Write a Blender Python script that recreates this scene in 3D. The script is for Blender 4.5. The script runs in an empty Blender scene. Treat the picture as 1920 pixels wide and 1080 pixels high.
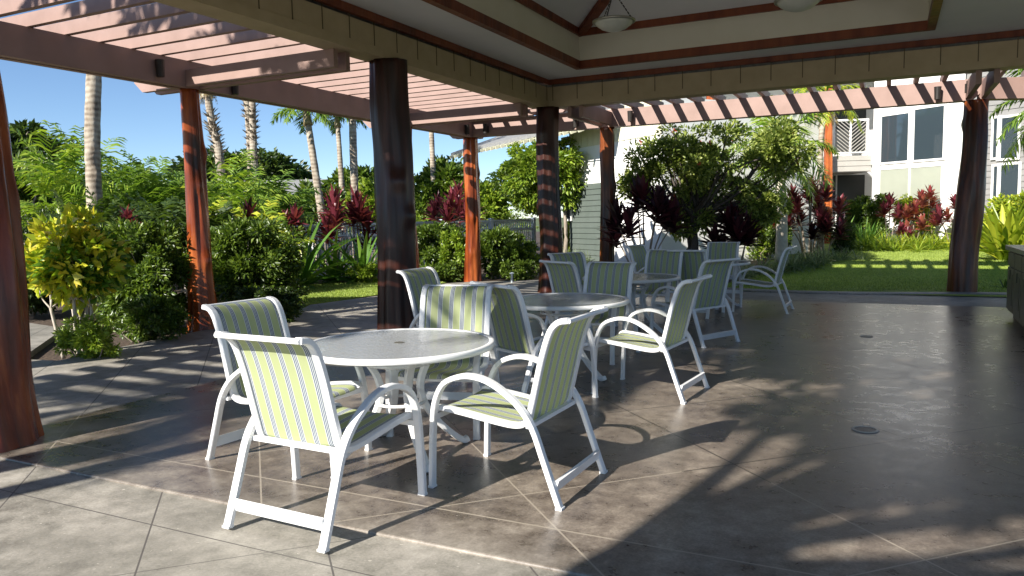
import bpy, math, random
import numpy as np
from mathutils import Vector, noise as mnoise
R = math.radians
sc = bpy.context.scene
# ------------------------------------------------------------------ camera
F = 1425.956; PITCH = .0929; ROLL = -.0204; YAW = -.4581; CAM = np.array([6.0386, -14.0062, 1.5])
fw = np.array([math.sin(YAW)*math.cos(PITCH), math.cos(YAW)*math.cos(PITCH), -math.sin(PITCH)])
rt = np.array([math.cos(YAW), -math.sin(YAW), 0.]); up = np.cross(rt, fw)
rt, up = math.cos(ROLL)*rt+math.sin(ROLL)*up, -math.sin(ROLL)*rt+math.cos(ROLL)*up
cd = bpy.data.cameras.new('camera'); cam = bpy.data.objects.new('camera', cd); sc.collection.objects.link(cam)
from mathutils import Matrix
m = Matrix(((rt[0], up[0], -fw[0], CAM[0]), (rt[1], up[1], -fw[1], CAM[1]), (rt[2], up[2], -fw[2], CAM[2]), (0, 0, 0, 1)))
cam.matrix_world = m
cd.sensor_width = 36; cd.lens = F/1920*36; cd.clip_end = 2000; cd.clip_start = .05
sc.camera = cam
# ------------------------------------------------------------------ world and sun
LX, LY = .5, 1.5
w = bpy.data.worlds.new('World'); sc.world = w; w.use_nodes = True
nt = w.node_tree; sky = nt.nodes.new('ShaderNodeTexSky'); sky.sky_type = 'NISHITA'; sky.sun_disc = False
sky.sun_elevation = math.atan(1/math.hypot(LX, LY)); sky.sun_rotation = math.pi+math.atan2(LX, LY)
sky.air_density = .75; sky.dust_density = 0; sky.ozone_density = 4
nt.links.new(sky.outputs[0], nt.nodes['Background'].inputs[0]); nt.nodes['Background'].inputs[1].default_value = .08
sl = bpy.data.lights.new('sun', 'SUN'); sl.energy = 5.0; sl.angle = R(.55); sl.color = (1, .945, .865)
so = bpy.data.objects.new('sun', sl); sc.collection.objects.link(so)
so.rotation_euler = Vector((LX, LY, -1)).to_track_quat('-Z', 'Y').to_euler()
sc.view_settings.view_transform = 'Standard'; sc.view_settings.look = 'None'
sc.view_settings.exposure = 1.0; sc.view_settings.gamma = 1
sc.cycles.max_bounces = 7; sc.cycles.diffuse_bounces = 4; sc.cycles.transparent_max_bounces = 12

# ------------------------------------------------------------------ placing helpers (photo pixel -> world point)
def ray(u, v): return fw*F+rt*(u-960)-up*(v-540)
def gz(u, v, z=0):
    d = ray(u, v); return CAM+d*(z-CAM[2])/d[2]
def PX(u, v, D): return CAM+ray(u, v)/F*D
def G(u, D):
    p = PX(u, 405, D); return p[0], p[1]
def sstep(a, b, x):
    t = np.clip((np.asarray(x, float)-a)/(b-a), 0, 1); return t*t*(3-2*t)
def zt(x, y):
    return float(-.03+(-.05+.25*sstep(5.4, 7.3, y)+.12*sstep(8.5, 14, y))*sstep(-2.5, 2.5, x)*sstep(2, 4, y))

# ------------------------------------------------------------------ object helpers
COL = sc.collection
def tag(o, label=None, cat=None, group=None, kind=None):
    if label: o['label'] = label
    if cat: o['category'] = cat
    if group: o['group'] = group
    if kind: o['kind'] = kind
    return o
def empty(name, loc, rz=0):
    o = bpy.data.objects.new(name, None); COL.objects.link(o); o.location = loc; o.rotation_euler = (0, 0, rz)
    o.empty_display_size = .2; return o
def link(name, me, parent=None):
    o = bpy.data.objects.new(name, me); COL.objects.link(o)
    if parent is not None: o.parent = parent
    return o
def copy_tree(o, parent=None):
    c = o.copy(); COL.objects.link(c); c.parent = parent
    for ch in list(o.children): copy_tree(ch, c)
    return c
class MB:
    def __init__(s): s.v = []; s.f = []; s.n = 0; s.uv = {}
    def add(s, v, f):
        s.v.append(np.asarray(v, float)); s.f += [tuple(i+s.n for i in q) for q in f]; s.n += len(v)
    def box(s, lo, hi):
        x0, y0, z0 = lo; x1, y1, z1 = hi
        s.add([(x0, y0, z0), (x1, y0, z0), (x1, y1, z0), (x0, y1, z0), (x0, y0, z1), (x1, y0, z1), (x1, y1, z1), (x0, y1, z1)],
              [(0, 3, 2, 1), (4, 5, 6, 7), (0, 1, 5, 4), (1, 2, 6, 5), (2, 3, 7, 6), (3, 0, 4, 7)])
        return s
    def bar(s, a, b, wd, ht, upv=(0, 0, 1)):
        a = np.array(a, float); b = np.array(b, float); d = b-a; d /= np.linalg.norm(d)
        r = np.cross(d, upv); r /= np.linalg.norm(r); u = np.cross(r, d)
        P = [p+r*i*wd/2+u*j*ht/2 for p in (a, b) for i, j in ((-1, -1), (1, -1), (1, 1), (-1, 1))]
        s.add(P, [(0, 1, 2, 3), (7, 6, 5, 4), (0, 4, 5, 1), (1, 5, 6, 2), (2, 6, 7, 3), (3, 7, 4, 0)]); return s
    def prism(s, pts, z0, z1):
        n = len(pts)
        s.add([(p[0], p[1], z0) for p in pts]+[(p[0], p[1], z1) for p in pts],
              [tuple(range(n-1, -1, -1)), tuple(range(n, 2*n))]+[(i, (i+1) % n, n+(i+1) % n, n+i) for i in range(n)]); return s
    def tube(s, P, r, n=8, ry=None, ref=(0, 0, 1), cap=True, rect=False):
        P = np.asarray(P, float); m = len(P)
        rr = np.full(m, r) if np.isscalar(r) else np.asarray(r, float)
        r2 = rr if ry is None else (np.full(m, ry) if np.isscalar(ry) else np.asarray(ry, float))
        T = np.gradient(P, axis=0); T /= np.linalg.norm(T, axis=1)[:, None]+1e-9
        ref = np.array(ref, float); A = np.cross(T, ref)
        bad = np.linalg.norm(A, axis=1) < .05
        if bad.any(): A[bad] = np.cross(T[bad], (1, 0.02, 0))
        A /= np.linalg.norm(A, axis=1)[:, None]; B = np.cross(A, T)
        if rect:
            k = .72; cs = [(1, -k), (1, k), (k, 1), (-k, 1), (-1, k), (-1, -k), (-k, -1), (k, -1)]; n = 8
        else: cs = [(math.cos(t*2*math.pi/n), math.sin(t*2*math.pi/n)) for t in range(n)]
        V = np.concatenate([P[i]+np.array([A[i]*rr[i]*c+B[i]*r2[i]*q for c, q in cs]) for i in range(m)])
        f = [(i*n+j, i*n+(j+1) % n, (i+1)*n+(j+1) % n, (i+1)*n+j) for i in range(m-1) for j in range(n)]
        if cap: f += [tuple(range(n-1, -1, -1)), tuple(range((m-1)*n, m*n))]
        s.add(V, f); return s
    def lathe(s, prof, c=(0, 0, 0), n=32):
        m = len(prof); c = np.array(c, float)
        V = [c+(r*math.cos(2*math.pi*j/n), r*math.sin(2*math.pi*j/n), z) for r, z in prof for j in range(n)]
        s.add(V, [(i*n+j, i*n+(j+1) % n, (i+1)*n+(j+1) % n, (i+1)*n+j) for i in range(m-1) for j in range(n)]); return s
    def build(s, name, mat, parent=None, smooth=False, bevel=0, local=None):
        V = np.concatenate(s.v) if s.v else np.zeros((0, 3))
        if local is not None: V = V-np.array(local, float)
        me = bpy.data.meshes.new(name); me.from_pydata(V.tolist(), [], s.f); me.materials.append(mat); me.update()
        if smooth: me.shade_smooth() if hasattr(me, 'shade_smooth') else None
        o = link(name, me, parent)
        if bevel:
            b = o.modifiers.new('bevel', 'BEVEL'); b.width = bevel; b.segments = 2; b.limit_method = 'ANGLE'
        return o
def crom(pts, k=6):
    P = np.asarray(pts, float); Q = np.vstack([2*P[0]-P[1], P, 2*P[-1]-P[-2]]); out = []
    for i in range(1, len(Q)-2):
        for t in np.linspace(0, 1, k, endpoint=False):
            a, b, c, d = Q[i-1:i+3]
            out.append(.5*((2*b)+(-a+c)*t+(2*a-5*b+4*c-d)*t*t+(-a+3*b-3*c+d)*t**3))
    out.append(P[-1]); return np.array(out)
def np_mesh(name, V, Fq, mat, parent=None, smooth=False):
    me = bpy.data.meshes.new(name); V = np.asarray(V, np.float32); Fq = np.asarray(Fq, np.int32)
    me.vertices.add(len(V)); me.vertices.foreach_set('co', V.ravel())
    k = Fq.shape[1]; me.loops.add(Fq.size); me.loops.foreach_set('vertex_index', Fq.ravel())
    me.polygons.add(len(Fq)); me.polygons.foreach_set('loop_start', np.arange(0, Fq.size, k, dtype=np.int32))
    me.polygons.foreach_set('loop_total', np.full(len(Fq), k, np.int32))
    me.materials.append(mat); me.update(calc_edges=True)
    if smooth: me.shade_smooth()
    return link(name, me, parent)

# ------------------------------------------------------------------ materials
def mk(name):
    mt = bpy.data.materials.new(name); mt.use_nodes = True; t = mt.node_tree; return mt, t, t.nodes['Principled BSDF']
def N(t, typ, **k):
    n = t.nodes.new(typ)
    for a, b in k.items(): setattr(n, a, b)
    return n
def noise(t, scale, detail=4, vec=None, stretch=None, rough=.55, coords='Object'):
    tc = N(t, 'ShaderNodeTexCoord'); out = tc.outputs[coords]
    if stretch:
        mp = N(t, 'ShaderNodeMapping'); mp.inputs['Scale'].default_value = stretch; t.links.new(out, mp.inputs[0]); out = mp.outputs[0]
    n = N(t, 'ShaderNodeTexNoise'); n.inputs['Scale'].default_value = scale; n.inputs['Detail'].default_value = detail; n.inputs['Roughness'].default_value = rough
    t.links.new(out, n.inputs['Vector']); return n.outputs[0]
def ramp(t, fac, stops, interp='LINEAR'):
    r = N(t, 'ShaderNodeValToRGB'); r.color_ramp.interpolation = interp; e = r.color_ramp.elements
    while len(e) < len(stops): e.new(.5)
    for q, (p, c) in zip(e, stops): q.position = p; q.color = (*c, 1) if len(c) == 3 else c
    t.links.new(fac, r.inputs[0]); return r.outputs[0]
def mixc(t, fac, a, b, mode='MIX'):
    n = N(t, 'ShaderNodeMix', data_type='RGBA', blend_type=mode)
    for s, val in ((n.inputs[0], fac), (n.inputs[6], a), (n.inputs[7], b)):
        if isinstance(val, (int, float)): s.default_value = val
        elif isinstance(val, tuple): s.default_value = (*val, 1)
        else: t.links.new(val, s)
    return n.outputs[2]
def mth(t, op, a, b=None, c=None):
    n = N(t, 'ShaderNodeMath', operation=op)
    for i, val in enumerate((a, b, c)):
        if val is None: continue
        if isinstance(val, (int, float)): n.inputs[i].default_value = val
        else: t.links.new(val, n.inputs[i])
    return n.outputs[0]
def bump(t, b, h, strength=.3, dist=.01):
    n = N(t, 'ShaderNodeBump'); n.inputs['Strength'].default_value = strength; n.inputs['Distance'].default_value = dist
    t.links.new(h, n.inputs['Height']); t.links.new(n.outputs[0], b.inputs['Normal'])
def simple(name, c1, c2=None, scale=6, rough=.6, bmp=0, stretch=None, spec=.5, detail=5, metal=0, bd=.01):
    mt, t, b = mk(name); b.inputs['Roughness'].default_value = rough; b.inputs['Specular IOR Level'].default_value = spec
    b.inputs['Metallic'].default_value = metal
    if c2 is None: c2 = tuple(x*.85 for x in c1)
    n = noise(t, scale, detail, stretch=stretch)
    t.links.new(ramp(t, n, [(.3, c1), (.7, c2)]), b.inputs['Base Color'])
    if bmp: bump(t, b, n, bmp, bd)
    return mt
M = {}
def wood(name, cols, rough=.36):
    mt, t, b = mk(name)
    a = noise(t, 7, 6, stretch=(1, 1, .12)); c = noise(t, 1.3, 3, stretch=(1, 1, .6))
    s = mth(t, 'ADD', mth(t, 'MULTIPLY', a, .6), mth(t, 'MULTIPLY', c, .45))
    t.links.new(ramp(t, s, [(.36, cols[0]), (.5, cols[1]), (.66, cols[2])]), b.inputs['Base Color'])
    b.inputs['Roughness'].default_value = rough; b.inputs['Coat Weight'].default_value = .12; b.inputs['Coat Roughness'].default_value = .2; b.inputs['Specular IOR Level'].default_value = .35
    bump(t, b, a, .8, .02); return mt
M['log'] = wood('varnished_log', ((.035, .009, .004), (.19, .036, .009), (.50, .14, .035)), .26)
M['log_shaded'] = wood('shaded_varnished_log', ((.012, .005, .003), (.030, .008, .004), (.065, .015, .007)), .34)  # shaded copy of the log wood, the shade held in its colour
M['log_half_shaded'] = wood('half_shaded_varnished_log', ((.012, .004, .003), (.06, .014, .005), (.24, .065, .018)), .3)  # log wood toned partway down for posts mostly in shade
M['trim'] = wood('red_stained_trim', ((.09, .022, .01), (.16, .04, .016), (.22, .06, .02)), .5)
M['beam'] = simple('mauve_brown_paint', (.265, .172, .142), (.325, .215, .182), 3, .55, .15, (1, 1, 1))
M['fascia'] = simple('tan_board_paint', (.40, .32, .19), (.46, .37, .23), 4, .6, .1)
M['seam'] = simple('panel_seam_shade', (.09, .07, .035), (.11, .085, .045), 4, .7)  # shade lines of the panel grooves, put in as dark strips
M['ceiling'] = simple('ceiling_paint', (.70, .71, .70), (.74, .74, .73), 2, .7)
M['coffer'] = simple('coffer_cream_paint', (.66, .63, .50), (.70, .67, .55), 2, .7)
M['roof'] = simple('roof_shingle', (.17, .17, .17), (.27, .27, .26), 14, .8, .4)
M['white'] = simple('white_powder_coat', (.74, .75, .74), (.80, .80, .79), 12, .32)
M['black'] = simple('black_metal', (.02, .018, .016), (.035, .03, .027), 10, .4)
M['bwall'] = simple('white_wall', (.78, .77, .73), (.84, .83, .80), 1.5, .7)
M['green_wall_shaded'] = simple('shade_toned_sage_wall', (.075, .095, .08), (.095, .115, .10), 2, .7)  # sage darkened so the colour holds the shade lying on this wall
M['lime_wall'] = simple('cream_batten_wall', (.62, .60, .42), (.68, .66, .5), 2, .7)
M['balcony'] = simple('balcony_cream', (.34, .325, .29), (.40, .38, .34), 2, .7)
M['dark'] = simple('dark_interior', (.03, .035, .035), (.06, .06, .055), 1.5, .5)
M['curtain'] = simple('pale_blind', (.28, .30, .24), (.33, .35, .28), 1, .7)
M['fence'] = simple('pale_blue_fence_paint', (.42, .50, .56), (.50, .56, .60), 5, .5)
M['bark'] = simple('grey_bark', (.20, .16, .12), (.34, .29, .23), 12, .85, .6, (1, 1, .4))
M['dark_bark'] = simple('dark_bark', (.05, .042, .035), (.11, .09, .075), 12, .9, .6, (1, 1, .4))
M['pale_bark'] = simple('pale_bark', (.40, .35, .28), (.55, .49, .41), 9, .85, .5)
M['soil'] = simple('mulch_soil', (.035, .022, .014), (.11, .075, .05), 22, .95, .9, detail=8, bd=.03)
M['gravel'] = simple('red_lava_mulch', (.10, .05, .035), (.30, .2, .15), 50, .95, .9)
M['bowl'] = simple('alabaster_bowl', (.55, .57, .5), (.66, .67, .6), 7, .35)
M['nickel'] = simple('brushed_nickel', (.35, .34, .28), (.45, .44, .38), 9, .35, metal=.8)
M['cab'] = simple('olive_brown_cabinet', (.13, .115, .06), (.17, .15, .085), 5, .45)
M['cab_panel'] = simple('cabinet_door_panel', (.09, .075, .04), (.12, .10, .055), 5, .4)
M['stone'] = simple('speckled_counter', (.24, .22, .17), (.40, .37, .30), 45, .3)
M['tile'] = simple('cushion_white', (.8, .8, .78), (.86, .86, .84), 3, .7)

def leafmat(name, cols, trans=.35, rough=.36, two=None):
    mt, t, b = mk(name); g = N(t, 'ShaderNodeNewGeometry')
    c = ramp(t, g.outputs['Random Per Island'], [(i/(len(cols)-1)*.96+.02, q) for i, q in enumerate(cols)])
    t.links.new(c, b.inputs['Base Color']); b.inputs['Roughness'].default_value = rough; b.inputs['Specular IOR Level'].default_value = .55
    tr = N(t, 'ShaderNodeBsdfTranslucent'); t.links.new(mixc(t, 1.0, c, (1.25, 1.3, .7), 'MULTIPLY'), tr.inputs[0])
    mx = N(t, 'ShaderNodeMixShader'); mx.inputs[0].default_value = trans
    t.links.new(b.outputs[0], mx.inputs[1]); t.links.new(tr.outputs[0], mx.inputs[2])
    t.links.new(mx.outputs[0], t.nodes['Material Output'].inputs[0]); return mt
M['leaf_dark'] = leafmat('dark_green_leaves', [(.022, .045, .01), (.05, .085, .016), (.09, .135, .025)])
M['leaf_mid'] = leafmat('green_leaves', [(.04, .075, .012), (.09, .15, .02), (.18, .25, .035)])
M['leaf_lime'] = leafmat('lime_leaves', [(.11, .19, .02), (.21, .31, .03), (.34, .42, .05)])
M['leaf_yellow'] = leafmat('yellow_green_leaves', [(.14, .24, .02), (.32, .40, .03), (.52, .52, .05)])
M['leaf_croton'] = leafmat('croton_leaves', [(.20, .32, .02), (.38, .46, .03), (.58, .58, .04), (.60, .55, .04), (.58, .46, .05)])
M['leaf_tree'] = leafmat('tree_leaves', [(.07, .11, .02), (.22, .29, .06), (.46, .50, .14)], .4)
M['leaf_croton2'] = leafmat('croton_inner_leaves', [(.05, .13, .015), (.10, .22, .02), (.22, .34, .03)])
M['leaf_palm'] = leafmat('palm_leaflets', [(.07, .13, .02), (.13, .23, .03), (.23, .33, .05)])
M['leaf_palm_y'] = leafmat('areca_leaflets', [(.10, .19, .02), (.22, .34, .035), (.36, .44, .06)])
M['leaf_dry'] = leafmat('dry_fronds', [(.22, .15, .07), (.36, .27, .13), (.45, .36, .18)], .2)
M['leaf_ti'] = leafmat('crimson_ti_leaves', [(.06, .012, .02), (.17, .03, .045), (.30, .065, .085)], .35, .35)
M['leaf_ti_dark'] = leafmat('maroon_ti_leaves', [(.018, .006, .010), (.05, .012, .02), (.11, .02, .035)], .25, .35)
M['leaf_ti_bronze'] = leafmat('bronze_ti_leaves', [(.12, .03, .03), (.28, .09, .05), (.30, .04, .06)], .3, .35)
M['leaf_strap'] = leafmat('strap_leaves', [(.05, .13, .02), (.10, .21, .03), (.20, .32, .05)], .3, .35)
M['leaf_grey'] = leafmat('silvery_blades', [(.10, .15, .07), (.20, .26, .14), (.34, .38, .24)], .3)
M['flower_w'] = leafmat('white_petals', [(.75, .75, .65), (.85, .83, .75)], .3)
M['flower_r'] = leafmat('red_petals', [(.55, .05, .02), (.7, .12, .04)], .3)

# striped sling fabric (uses the sling's own UV)
mt, t, b = mk('striped_sling_fabric')
uv = N(t, 'ShaderNodeUVMap'); sx = N(t, 'ShaderNodeSeparateXYZ'); t.links.new(uv.outputs[0], sx.inputs[0])
fr = mth(t, 'FRACT', mth(t, 'ADD', mth(t, 'MULTIPLY', sx.outputs[0], 5.55), .62))
GR = (.53, .58, .31); WH = (.74, .77, .76); NV = (.07, .10, .19)
st = ramp(t, fr, [(0, GR), (.56, WH), (.62, NV), (.68, WH), (.735, NV), (.79, WH), (.845, NV), (.90, WH), (.96, GR)], 'CONSTANT')
wv = noise(t, 260, 1, coords='UV'); c = mixc(t, mth(t, 'MULTIPLY', wv, .35), st, (.95, .97, .9), 'MULTIPLY')
t.links.new(c, b.inputs['Base Color']); b.inputs['Roughness'].default_value = .7; b.inputs['Specular IOR Level'].default_value = .25
tr = N(t, 'ShaderNodeBsdfTranslucent'); t.links.new(c, tr.inputs[0]); mx = N(t, 'ShaderNodeMixShader'); mx.inputs[0].default_value = .36
t.links.new(b.outputs[0], mx.inputs[1]); t.links.new(tr.outputs[0], mx.inputs[2]); t.links.new(mx.outputs[0], t.nodes['Material Output'].inputs[0])
bump(t, b, wv, .2, .002); M['sling'] = mt
# pebbled acrylic table top
mt, t, b = mk('pebbled_acrylic'); b.inputs['Base Color'].default_value = (.48, .50, .51, 1); b.inputs['Roughness'].default_value = .10; b.inputs['Specular IOR Level'].default_value = .75
v = N(t, 'ShaderNodeTexVoronoi'); v.inputs['Scale'].default_value = 60; tc = N(t, 'ShaderNodeTexCoord'); t.links.new(tc.outputs['Object'], v.inputs['Vector'])
bump(t, b, v.outputs['Distance'], .45, .004)
tp = N(t, 'ShaderNodeBsdfTransparent'); tp.inputs[0].default_value = (.8, .84, .84, 1); mx = N(t, 'ShaderNodeMixShader'); mx.inputs[0].default_value = .3
t.links.new(b.outputs[0], mx.inputs[1]); t.links.new(tp.outputs[0], mx.inputs[2]); t.links.new(mx.outputs[0], t.nodes['Material Output'].inputs[0]); M['acrylic'] = mt
# window glass: dark mirror-like
mt, t, b = mk('window_glass'); b.inputs['Base Color'].default_value = (.035, .05, .06, 1); b.inputs['Roughness'].default_value = .03; b.inputs['Specular IOR Level'].default_value = .9
bump(t, b, noise(t, .5, 2), .06, .05); M['glass'] = mt
# palm trunk
mt, t, b = mk('ringed_palm_trunk'); tc = N(t, 'ShaderNodeTexCoord'); wv = N(t, 'ShaderNodeTexWave', bands_direction='Z')
wv.inputs['Scale'].default_value = 2.6; wv.inputs['Distortion'].default_value = 3; wv.inputs['Detail'].default_value = 3; wv.inputs['Detail Scale'].default_value = 2
t.links.new(tc.outputs['Object'], wv.inputs['Vector']); n1 = noise(t, 5, 6, stretch=(1, 1, .5))
s = mth(t, 'ADD', mth(t, 'MULTIPLY', wv.outputs[0], .16), mth(t, 'MULTIPLY', n1, .85))
t.links.new(ramp(t, s, [(.28, (.10, .075, .05)), (.46, (.27, .22, .165)), (.66, (.42, .37, .29))]), b.inputs['Base Color']); b.inputs['Roughness'].default_value = .9
bump(t, b, s, .7, .03); M['palm'] = mt
# concrete floors with scored joints
def floor_mat(name, stops, rough, lines, groove_sun_shade, sc1=1.2, bm=.15, worn=None):
    mt, t, b = mk(name); g = N(t, 'ShaderNodeNewGeometry'); sp = N(t, 'ShaderNodeSeparateXYZ'); t.links.new(g.outputs['Position'], sp.inputs[0])
    X, Y = sp.outputs[0], sp.outputs[1]
    a = noise(t, sc1, 8, rough=.62); a2 = noise(t, 8, 9, rough=.68, stretch=(1, 1, 1)); a3 = noise(t, 70, 4, rough=.7)
    s = mth(t, 'ADD', mth(t, 'ADD', mth(t, 'MULTIPLY', a, .42), mth(t, 'MULTIPLY', a2, .36)), mth(t, 'MULTIPLY', a3, .22))
    col = ramp(t, s, stops)
    sp1 = noise(t, 17, 3, rough=.7); col = mixc(t, ramp(t, sp1, [(.66, (0, 0, 0)), (.72, (.55, .55, .55))]), col, stops[0][1])
    sp2 = noise(t, 31, 2, stretch=(1, 1.4, 1)); col = mixc(t, ramp(t, sp2, [(.70, (0, 0, 0)), (.76, (.6, .6, .6))]), col, tuple(min(1, q*1.5) for q in stops[-1][1]))
    sp3 = noise(t, .45, 5, rough=.7); col = mixc(t, ramp(t, sp3, [(.42, (.0, .0, .0)), (.62, (.45, .45, .45))]), col, tuple(q*.75 for q in stops[1][1]))
    if worn:   # stain worn off along the slab's southern edge
        wn = mth(t, 'ADD', mth(t, 'MULTIPLY', Y, -1), mth(t, 'MULTIPLY', mth(t, 'ADD', a, a2), .55))
        pale = ramp(t, s, worn); col = mixc(t, ramp(t, mth(t, 'SUBTRACT', wn, 10.9), [(.42, (0, 0, 0)), (.82, (1, 1, 1))]), col, pale)
    mask = None
    for kind, off, per, wd in lines:
        if kind == 's': q = mth(t, 'ADD', X, Y)
        elif kind == 'd': q = mth(t, 'SUBTRACT', Y, X)
        elif kind == 'y': q = Y
        else: q = X
        if per: q = mth(t, 'ABSOLUTE', mth(t, 'SUBTRACT', mth(t, 'FRACT', mth(t, 'DIVIDE', mth(t, 'SUBTRACT', q, off-per/2), per)), .5)); wd2 = wd/per
        else: q = mth(t, 'ABSOLUTE', mth(t, 'SUBTRACT', q, off)); wd2 = wd
        l = mth(t, 'LESS_THAN', q, wd2)
        mask = l if mask is None else mth(t, 'MAXIMUM', mask, l)
    if mask is not None:
        gc = mixc(t, mth(t, 'GREATER_THAN', mth(t, 'ADD', Y, mth(t, 'MULTIPLY', a, 1.5)), -8.9), groove_sun_shade[0], groove_sun_shade[1])  # joint colour carries the light: pale in the sunlit south, dark in shade
        col = mixc(t, mask, col, gc)
        h = mth(t, 'SUBTRACT', s, mth(t, 'MULTIPLY', mask, .8))
    else: h = s
    t.links.new(col, b.inputs['Base Color'])
    t.links.new(ramp(t, mth(t, 'ADD', mth(t, 'MULTIPLY', a2, .6), mth(t, 'MULTIPLY', a, .4)), [(.3, (rough[0],)*3), (.7, (rough[1],)*3)]), b.inputs['Roughness'])
    bump(t, b, h, bm, .01); return mt
M['floor_in'] = floor_mat('stained_concrete', [(.40, (.062, .050, .041)), (.475, (.13, .105, .084)), (.535, (.21, .175, .14)), (.62, (.35, .30, .24))], (.2, .42),
    [('s', -2.3, 1.9, .0065), ('d', -14.7, 1.94, .0065), ('y', -10.75, 0, .006)], ((.33, .285, .225), (.010, .008, .007)), worn=[(.39, (.10, .085, .068)), (.46, (.165, .14, .115)), (.53, (.235, .205, .17)), (.62, (.34, .30, .25))])
M['floor_out'] = floor_mat('stamped_concrete', [(.39, (.13, .118, .10)), (.46, (.23, .215, .18)), (.53, (.33, .305, .26)), (.62, (.46, .425, .365))], (.5, .75),
    [('s', -9.9, 1.15, .006), ('d', -15.0, 3.4, .004), ('y', -11.48, 0, .004), ('x', .3, 0, .008)], ((.10, .09, .08), (.05, .045, .04)), 1.6, .35)
# grass
mt, t, b = mk('mown_grass'); a = noise(t, .8, 4); a2 = noise(t, 60, 5, stretch=(1, .35, 1))
s = mth(t, 'ADD', mth(t, 'MULTIPLY', a, .4), mth(t, 'MULTIPLY', a2, .6))
t.links.new(ramp(t, s, [(.32, (.12, .18, .03)), (.5, (.25, .33, .05)), (.68, (.37, .44, .09))]), b.inputs['Base Color']); b.inputs['Roughness'].default_value = .8
b.inputs['Specular IOR Level'].default_value = .15
bump(t, b, a2, .8, .03); M['grass'] = mt

# ------------------------------------------------------------------ ground, floors, lawns
mb = MB()
mb.add([(-600, -600, -.34), (600, -600, -.34), (600, 900, -.34), (-600, 900, -.34)], [(0, 1, 2, 3)])
tag(mb.build('ground', simple('distant_ground', (.05, .09, .02), (.12, .13, .05), .3, .9)), kind='structure')
def sheet(name, mat, xs, ys, dz, inside=None):
    V = []; idx = {}; f = []
    for j, y in enumerate(ys):
        for i, x in enumerate(xs(y) if callable(xs) else xs):
            idx[i, j] = len(V); V.append((x, y, zt(x, y)+dz))
    nx = len(xs(ys[0]) if callable(xs) else xs)
    for j in range(len(ys)-1):
        for i in range(nx-1): f.append((idx[i, j], idx[i+1, j], idx[i+1, j+1], idx[i, j+1]))
    mb = MB(); mb.add(V, f); return mb.build(name, mat, smooth=True)
tag(sheet('planting_bed', M['soil'], list(np.linspace(-40, 40, 70)), list(np.linspace(-14, 60, 90)), -.06), kind='structure')
# patio slabs: inner stained floor 3 cm above the outer pavement
mb = MB(); mb.prism([(.3, -11.13), (11, -11.13), (11, -.55), (.3, -.55)], -.2, 0)
tag(mb.build('patio_floor', M['floor_in'], bevel=.009), kind='structure')
out = [(-3.0, -30), (14, -30), (14, 1.9), (10, 1.95), (7.6, 1.62), (6, 1.25), (4.6, 1.15), (3, 1.5), (1, 2.3), (-1.4, 2.6), (-2.9, 1.7), (-3.2, 1.3), (-3.0, -1.0), (-3.35, -3.3), (-2.75, -4.4),
       (-2.62, -7.0), (-2.35, -8.65), (-2.9, -8.75), tuple(G(105, 11.2)), tuple(G(40, 11.9)), tuple(G(-200, 12.4)), (-14, -30)]
mb = MB(); mb.prism(out, -.2, -.014); tag(mb.build('pavement', M['floor_out']), kind='structure')
mb = MB()   # raised kerb strip of the north rim
edge = crom([(11, 1.95, 0), (7.6, 1.62, 0), (6, 1.25, 0), (4.6, 1.15, 0), (3, 1.5, 0), (1, 2.3, 0)], 6)
mb.tube([(p[0], p[1]-.1, -.03) for p in edge], .16, ry=.045, rect=True); tag(mb.build('kerb', M['floor_out']), kind='structure')
def xl(y):
    a = float(np.interp(y, [1.2, 3, 6, 9, 12, 16], [3.0, 3.0, 3.2, 3.4, 3.2, 2.6])); return list(np.linspace(a, 16, 46))
o = sheet('lawn', M['grass'], xl, list(np.linspace(1.0, 15.5, 60)), .03)
tag(o, kind='structure')
mb = MB(); P = [(-3.25, 1.35), (-3.05, -1.0), (-3.4, -3.35), (-4.5, -2.7), (-5.9, -1.7), (-6.3, -.6), (-5.9, .5), (-5, .95), (-4.2, 1.2)]
mb.prism(P, -.15, 0.0); tag(mb.build('lawn', M['grass']), kind='structure')
def scatter_on(name, mat, area, n, h, wdt, seed, dz=0.0, lean=.35, label=None, poly=None):
    rg = np.random.default_rng(seed); x = rg.uniform(area[0], area[1], n); y = rg.uniform(area[2], area[3], n)
    if poly: k = [poly(a, b) for a, b in zip(x, y)]; x = x[k]; y = y[k]
    n = len(x); z = np.array([zt(a, b) for a, b in zip(x, y)])+dz
    a = rg.uniform(0, 2*np.pi, n); hh = h*rg.uniform(.5, 1.2, n); l = rg.normal(0, lean, (n, 2))*hh[:, None]
    B = np.stack([x, y, z], 1); W = np.stack([np.cos(a), np.sin(a), 0*a], 1)*wdt/2
    T = B+np.stack([l[:, 0], l[:, 1], hh], 1)
    V = np.stack([B-W, B+W, T], 1).reshape(-1, 3); return np_mesh(name, V, np.arange(3*n).reshape(-1, 3), mat)
grm = leafmat('grass_blades', [(.14, .21, .035), (.28, .36, .06), (.42, .50, .12)], .3, .6)
def inp(a, b): return b > (1.35 if a < 6 else 1.75) and a > xl(b)[0]
tag(scatter_on('grass', grm, (3, 11, 1.2, 12), 60000, .035, .012, 5, .03, poly=inp), 'short mown grass blades on the lawn east of the patio', 'grass', kind='stuff')
def inpoly(a, b):
    c = False; j = len(P)-1
    for i in range(len(P)):
        if (P[i][1] > b) != (P[j][1] > b) and a < (P[j][0]-P[i][0])*(b-P[i][1])/(P[j][1]-P[i][1])+P[i][0]: c = not c
        j = i
    return c
tag(scatter_on('grass', grm, (-6.5, -3, -3.4, 1.4), 26000, .035, .012, 6, .03, poly=inpoly), 'short grass blades on the small lawn left of the pavilion', 'grass', kind='stuff')

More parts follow.
